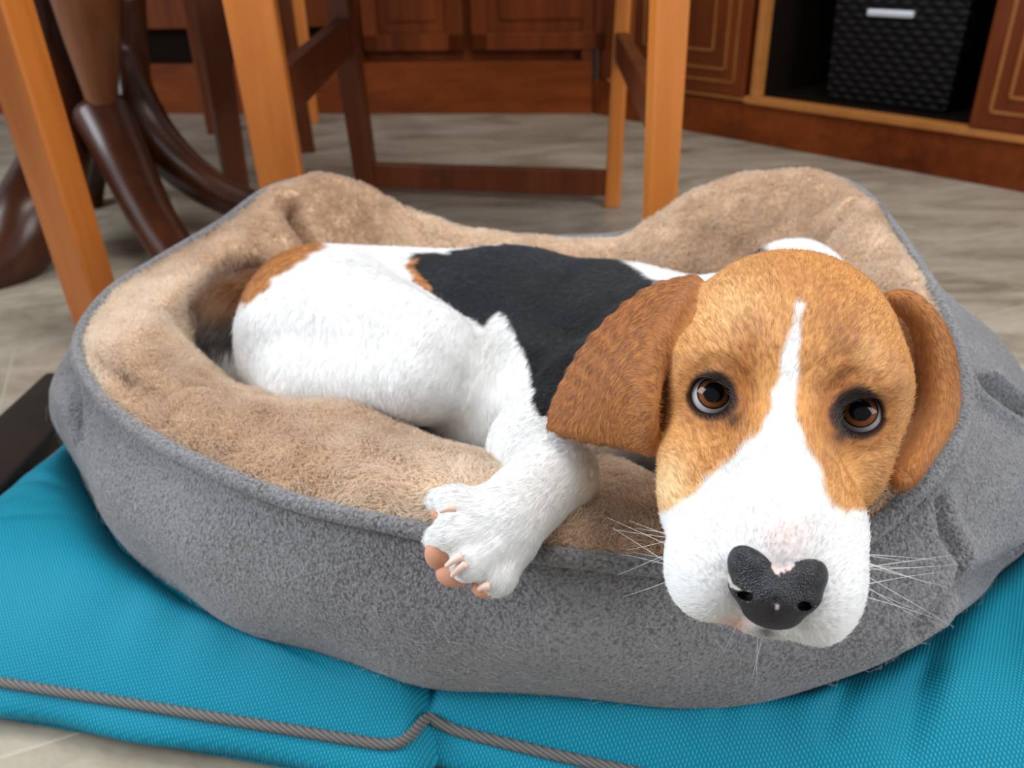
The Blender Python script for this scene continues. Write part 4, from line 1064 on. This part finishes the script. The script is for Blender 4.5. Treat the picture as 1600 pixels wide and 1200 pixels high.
# ---- eyes
def eye_mat():
    m, nt, b = new_mat('brown_eye')
    at = N(nt, 'ShaderNodeAttribute', _attribute_name='coat'); L(nt, at.outputs['Color'], b.inputs['Base Color'])
    b.inputs['Roughness'].default_value = 0.06; b.inputs['IOR'].default_value = 1.36; b.inputs['Specular IOR Level'].default_value = 0.4
    b.inputs['Coat Weight'].default_value = 0.0
    return m
M_eye = eye_mat()
for s, c in zip((-1, 1), EY):
    tgt = O + np.array([0.02, 0, 0.045]) 
    g = tgt - c; g /= np.linalg.norm(g); a = np.cross(g, hy); a /= np.linalg.norm(a); b = np.cross(a, g)
    nt_, nph = 180, 96; V = []; CC = []
    rr = 1.10 * CM
    th = np.linspace(0, np.pi, nt_)[:, None]; ph = np.linspace(0, 2 * np.pi, nph, endpoint=False)[None]
    cornea = 1 + 0.05 * np.exp(-(th / 0.42) ** 2) + 0 * ph
    X = rr * cornea * np.sin(th) * np.cos(ph); Y2 = rr * cornea * np.sin(th) * np.sin(ph); Z2 = rr * cornea * np.cos(th) + 0 * ph
    P = c + X[..., None] * a + Y2[..., None] * b + Z2[..., None] * g
    T = (th + 0 * ph); streak = 0.85 + 0.18 * np.sin(ph * 23 + 3 * np.sin(ph * 7)) * np.clip((T - .3) * 4, 0, 1)
    iris = np.array([0.20, 0.068, 0.020])[None, None] * streak[..., None]
    inner = np.array([0.20, 0.085, 0.032])
    colr = np.where((T < 0.39)[..., None], np.array([0.004, 0.004, 0.005]), iris)
    k1 = np.clip((T - 0.39) / 0.04, 0, 1)[..., None]; colr = np.array([0.004, 0.004, 0.005]) * (1 - k1) + iris * k1
    k2 = np.clip((T - 0.58) / 0.05, 0, 1)[..., None]; colr = colr * (1 - k2) + np.array([0.008, 0.006, 0.006]) * k2
    k3 = np.clip((T - 0.665) / 0.04, 0, 1)[..., None]; colr = colr * (1 - k3) + (np.array([0.50, 0.48, 0.50]) if s < 0 else np.array([0.30, 0.27, 0.28])) * k3
    e = big_mesh('eye', P.reshape(-1, 3), grid_quads(nt_, nph) if False else np.stack([(I_ := np.arange(nt_ - 1)[:, None]) * nph + (J_ := np.arange(nph)[None]), I_ * nph + (J_ + 1) % nph, (I_ + 1) * nph + (J_ + 1) % nph, (I_ + 1) * nph + J_], -1).reshape(-1, 4)[:, ::-1], M_eye, body)
    set_color(e, colr.reshape(-1, 3))

# ---- nose
def nose():
    NR = []
    # nose-local cm axes: x = hx, y = towards the brow as seen, z = out of the face
    nz = hz * 0.80 + hy * 0.60; nz /= np.linalg.norm(nz); nx = hx; ny = np.cross(nz, nx)
    def Wp(x, y, z): return nT + CM * (nx * x + ny * y + nz * z)
    g = 0.035
    ax_ = np.arange(-2.2, 2.2, g); ay_ = np.arange(-2.4, 2.2, g); az_ = np.arange(-1.8, 1.2, g)
    X, Y_, Z_ = np.meshgrid(ax_, ay_, az_, indexing='ij'); P = np.stack([X, Y_, Z_], -1)
    I3 = None
    d = sd_ell(P, np.array([-.80, .52, -.42]), np.array([.92, .86, .85]))
    d = smin(d, sd_ell(P, np.array([.80, .46, -.42]), np.array([.92, .84, .85])), .25)
    d = smin(d, sd_ell(P, np.array([0, -.35, -.30]), np.array([1.25, .95, .85])), .4)
    d = smin(d, sd_ell(P, np.array([0, -.98, -.55]), np.array([1.05, .66, .62])), .35)
    for s in (-1, 1): d = smin(d, sd_ell(P, np.array([s * .80, -.22, -.50]), np.array([.80, .74, .72])), .25)
    for s in (-1, 1):
        cav = sd_ell(P, np.array([s * .98, -.58, .08]), np.array([.26, .17, .5]))
        d = -smin(-d, cav, .08)
        slit = sd_cone(P, np.array([s * 1.02, -.60, .10]), np.array([s * 1.55, -.38, -.25]), .10, .07)
        d = -smin(-d, slit, .06)
    gr = sd_cone(P, np.array([0, -.5, .52]), np.array([0, -1.6, .1]), .045, .06)
    d = -smin(-d, gr, .12)
    V, Q = surface_nets(d.astype(np.float32), ax_, ay_, az_); V = relax(V, Q, 2)
    Wd = nT + CM * (V[:, :1] * nx + V[:, 1:2] * ny + V[:, 2:] * nz)
    col = np.tile(np.array([0.008, 0.008, 0.011]), (len(V), 1))
    x, y = V[:, 0], V[:, 1]
    notch = poly_sd(np.stack([x, y], 1), [(-.62, 1.6), (-.42, .95), (-.25, .75), (-.20, .42), (.02, .33), (.12, .44), (.42, .62), (.50, 1.0), (.75, 1.35), (.8, 1.7)]) + 0.05 * np.sin(x * 23) * np.sin(y * 19)
    col = mixc(col, np.tile(np.array([.72, .52, .48]), (len(V), 1)), 0.5 - notch / 0.08)
    sp = poly_sd(np.stack([x, y], 1), [(-.02, -.62), (.14, -.66), (.14, -.82), (.02, -.84)]); col = mixc(col, np.tile(np.array([.45, .38, .37]), (len(V), 1)), 0.4 - sp / 0.06)
    sp = poly_sd(np.stack([x, y], 1), [(-1.62, .05), (-1.45, -.28), (-1.1, -.42), (-.85, -.38), (-1.1, -.5), (-1.5, -.42), (-1.7, -.05)]); col = mixc(col, np.tile(np.array([.6, .55, .52]), (len(V), 1)), 0.5 - sp / 0.05)
    o = big_mesh('nose', Wd, Q, None, body); set_color(o, col)
    m, nt, b = new_mat('wet_black_nose'); at = N(nt, 'ShaderNodeAttribute', _attribute_name='coat'); L(nt, at.outputs['Color'], b.inputs['Base Color'])
    b.inputs['Roughness'].default_value = 0.36; b.inputs['Specular IOR Level'].default_value = 0.45
    v = N(nt, 'ShaderNodeTexVoronoi', Scale=1700.0); L(nt, coords(nt), v.inputs['Vector']); bump(nt, b, v.outputs['Distance'], 0.55, 0.0006)
    o.data.materials.append(m)
nose()

# ---- claws, pads, whiskers
M_claw = plain('horn_claw', (0.78, 0.55, 0.45), 0.35); M_pad = plain('tan_toe_pad', (0.58, 0.28, 0.17), 0.7)
def blob(name, c, r, mat, parent, R=None):
    th = np.linspace(0, np.pi, 24)[:, None]; ph = np.linspace(0, 2 * np.pi, 32, endpoint=False)[None]
    S = np.stack([r[0] * np.sin(th) * np.cos(ph), r[1] * np.sin(th) * np.sin(ph), r[2] * np.cos(th) + 0 * ph], -1).reshape(-1, 3)
    if R is not None: S = S @ R.T
    Qd = [[i * 32 + j, i * 32 + (j + 1) % 32, (i + 1) * 32 + (j + 1) % 32, (i + 1) * 32 + j] for i in range(23) for j in range(32)]
    return big_mesh(name, np.array(c) + S, np.array(Qd)[:, ::-1], mat, parent)
for a, b in [((712, 792, .377), (688, 799, .378)), ((722, 868, .374), (697, 885, .376)), ((728, 880, .374), (706, 900, .378)), ((765, 915, .380), (748, 921, .382))]:
    p = np.array([atd(*a), (atd(*a) + atd(*b)) / 2 + UP * 0.0006 - FW * 0.001, atd(*b)])
    sweep('claw', cr(p, np.linspace(0, 1.999, 12), False), np.linspace(0.0024, 0.0011, 12), M_claw, body, seg=12)
for c, r in [((686, 866, .389), (.0068, .0055, .0085)), ((711, 896, .390), (.0090, .006, .0070)), ((758, 918, .390), (.0065, .005, .005)), ((692, 800, .392), (.006, .005, .004))]:
    blob('toe_pad', atd(*c), r, M_pad, body)
def whiskers():
    r = np.random.default_rng(5); P, Dd = [], []
    for s in (-1, 1):
        for k in range(13):
            P.append(H(s * r.uniform(2.6, 3.3), r.uniform(-4.6, -2.6), r.uniform(4.8, 6.6))); Dd.append(hx * s * 1.0 + hy * r.uniform(-.7, .25) + hz * r.uniform(-.5, .2))
    for k in range(4): P.append(H(r.uniform(-1, 1), -5.6, 5.5)); Dd.append(-hy + hz * r.uniform(-.2, .3) + hx * r.uniform(-.3, .3))
    for s, q in ((-1, 0), (1, 0)):
        for k in range(2): P.append(H(s * (3.0 + .3 * k), 2.0, -.9)); Dd.append(hy * .8 + hz * .35 + hx * s * r.uniform(.1, .6))
    P = np.array(P); Dd = np.array(Dd); Dd /= np.linalg.norm(Dd, axis=1)[:, None]; n = len(P)
    col = np.tile(np.array([.85, .85, .85]), (n, 1)); col[-4:] = (.2, .12, .06)
    f = curves_obj('whiskers', P, Dd, np.tile(-UP, (n, 1)), np.where(np.arange(n) >= n - 4, .014, r.uniform(.018, .040, n)), 0.00011, col, M_hair, body, npt=6, droop=r.uniform(-.1, .3, n)); f['kind'] = 'stuff'
whiskers()
# shed hairs caught on the fleece
def shed():
    r = np.random.default_rng(15); V = Go.reshape(-1, 3); Nn = No.reshape(-1, 3)
    def dens(P, N_): c = chart(P); return ((c[:, 0] > 60) & (c[:, 0] < 1600) & (P[:, 1] < .6)).astype(float)
    P, n_ = sample_quads(V, q_o, Nn, dens, 1500, 8)
    d = r.normal(size=P.shape); d -= n_ * (d * n_).sum(1)[:, None]; d /= np.linalg.norm(d, axis=1)[:, None]
    k = len(P)
    f = curves_obj('shed_hairs', P + n_ * 0.0008, d, n_, r.uniform(.004, .014, k), 0.00006, np.tile(np.array([.75, .75, .76]), (k, 1)), M_hair, bd, npt=5, droop=r.uniform(.05, .3, k), curl=0.0006, seed=4)
    f['kind'] = 'stuff'
shed()
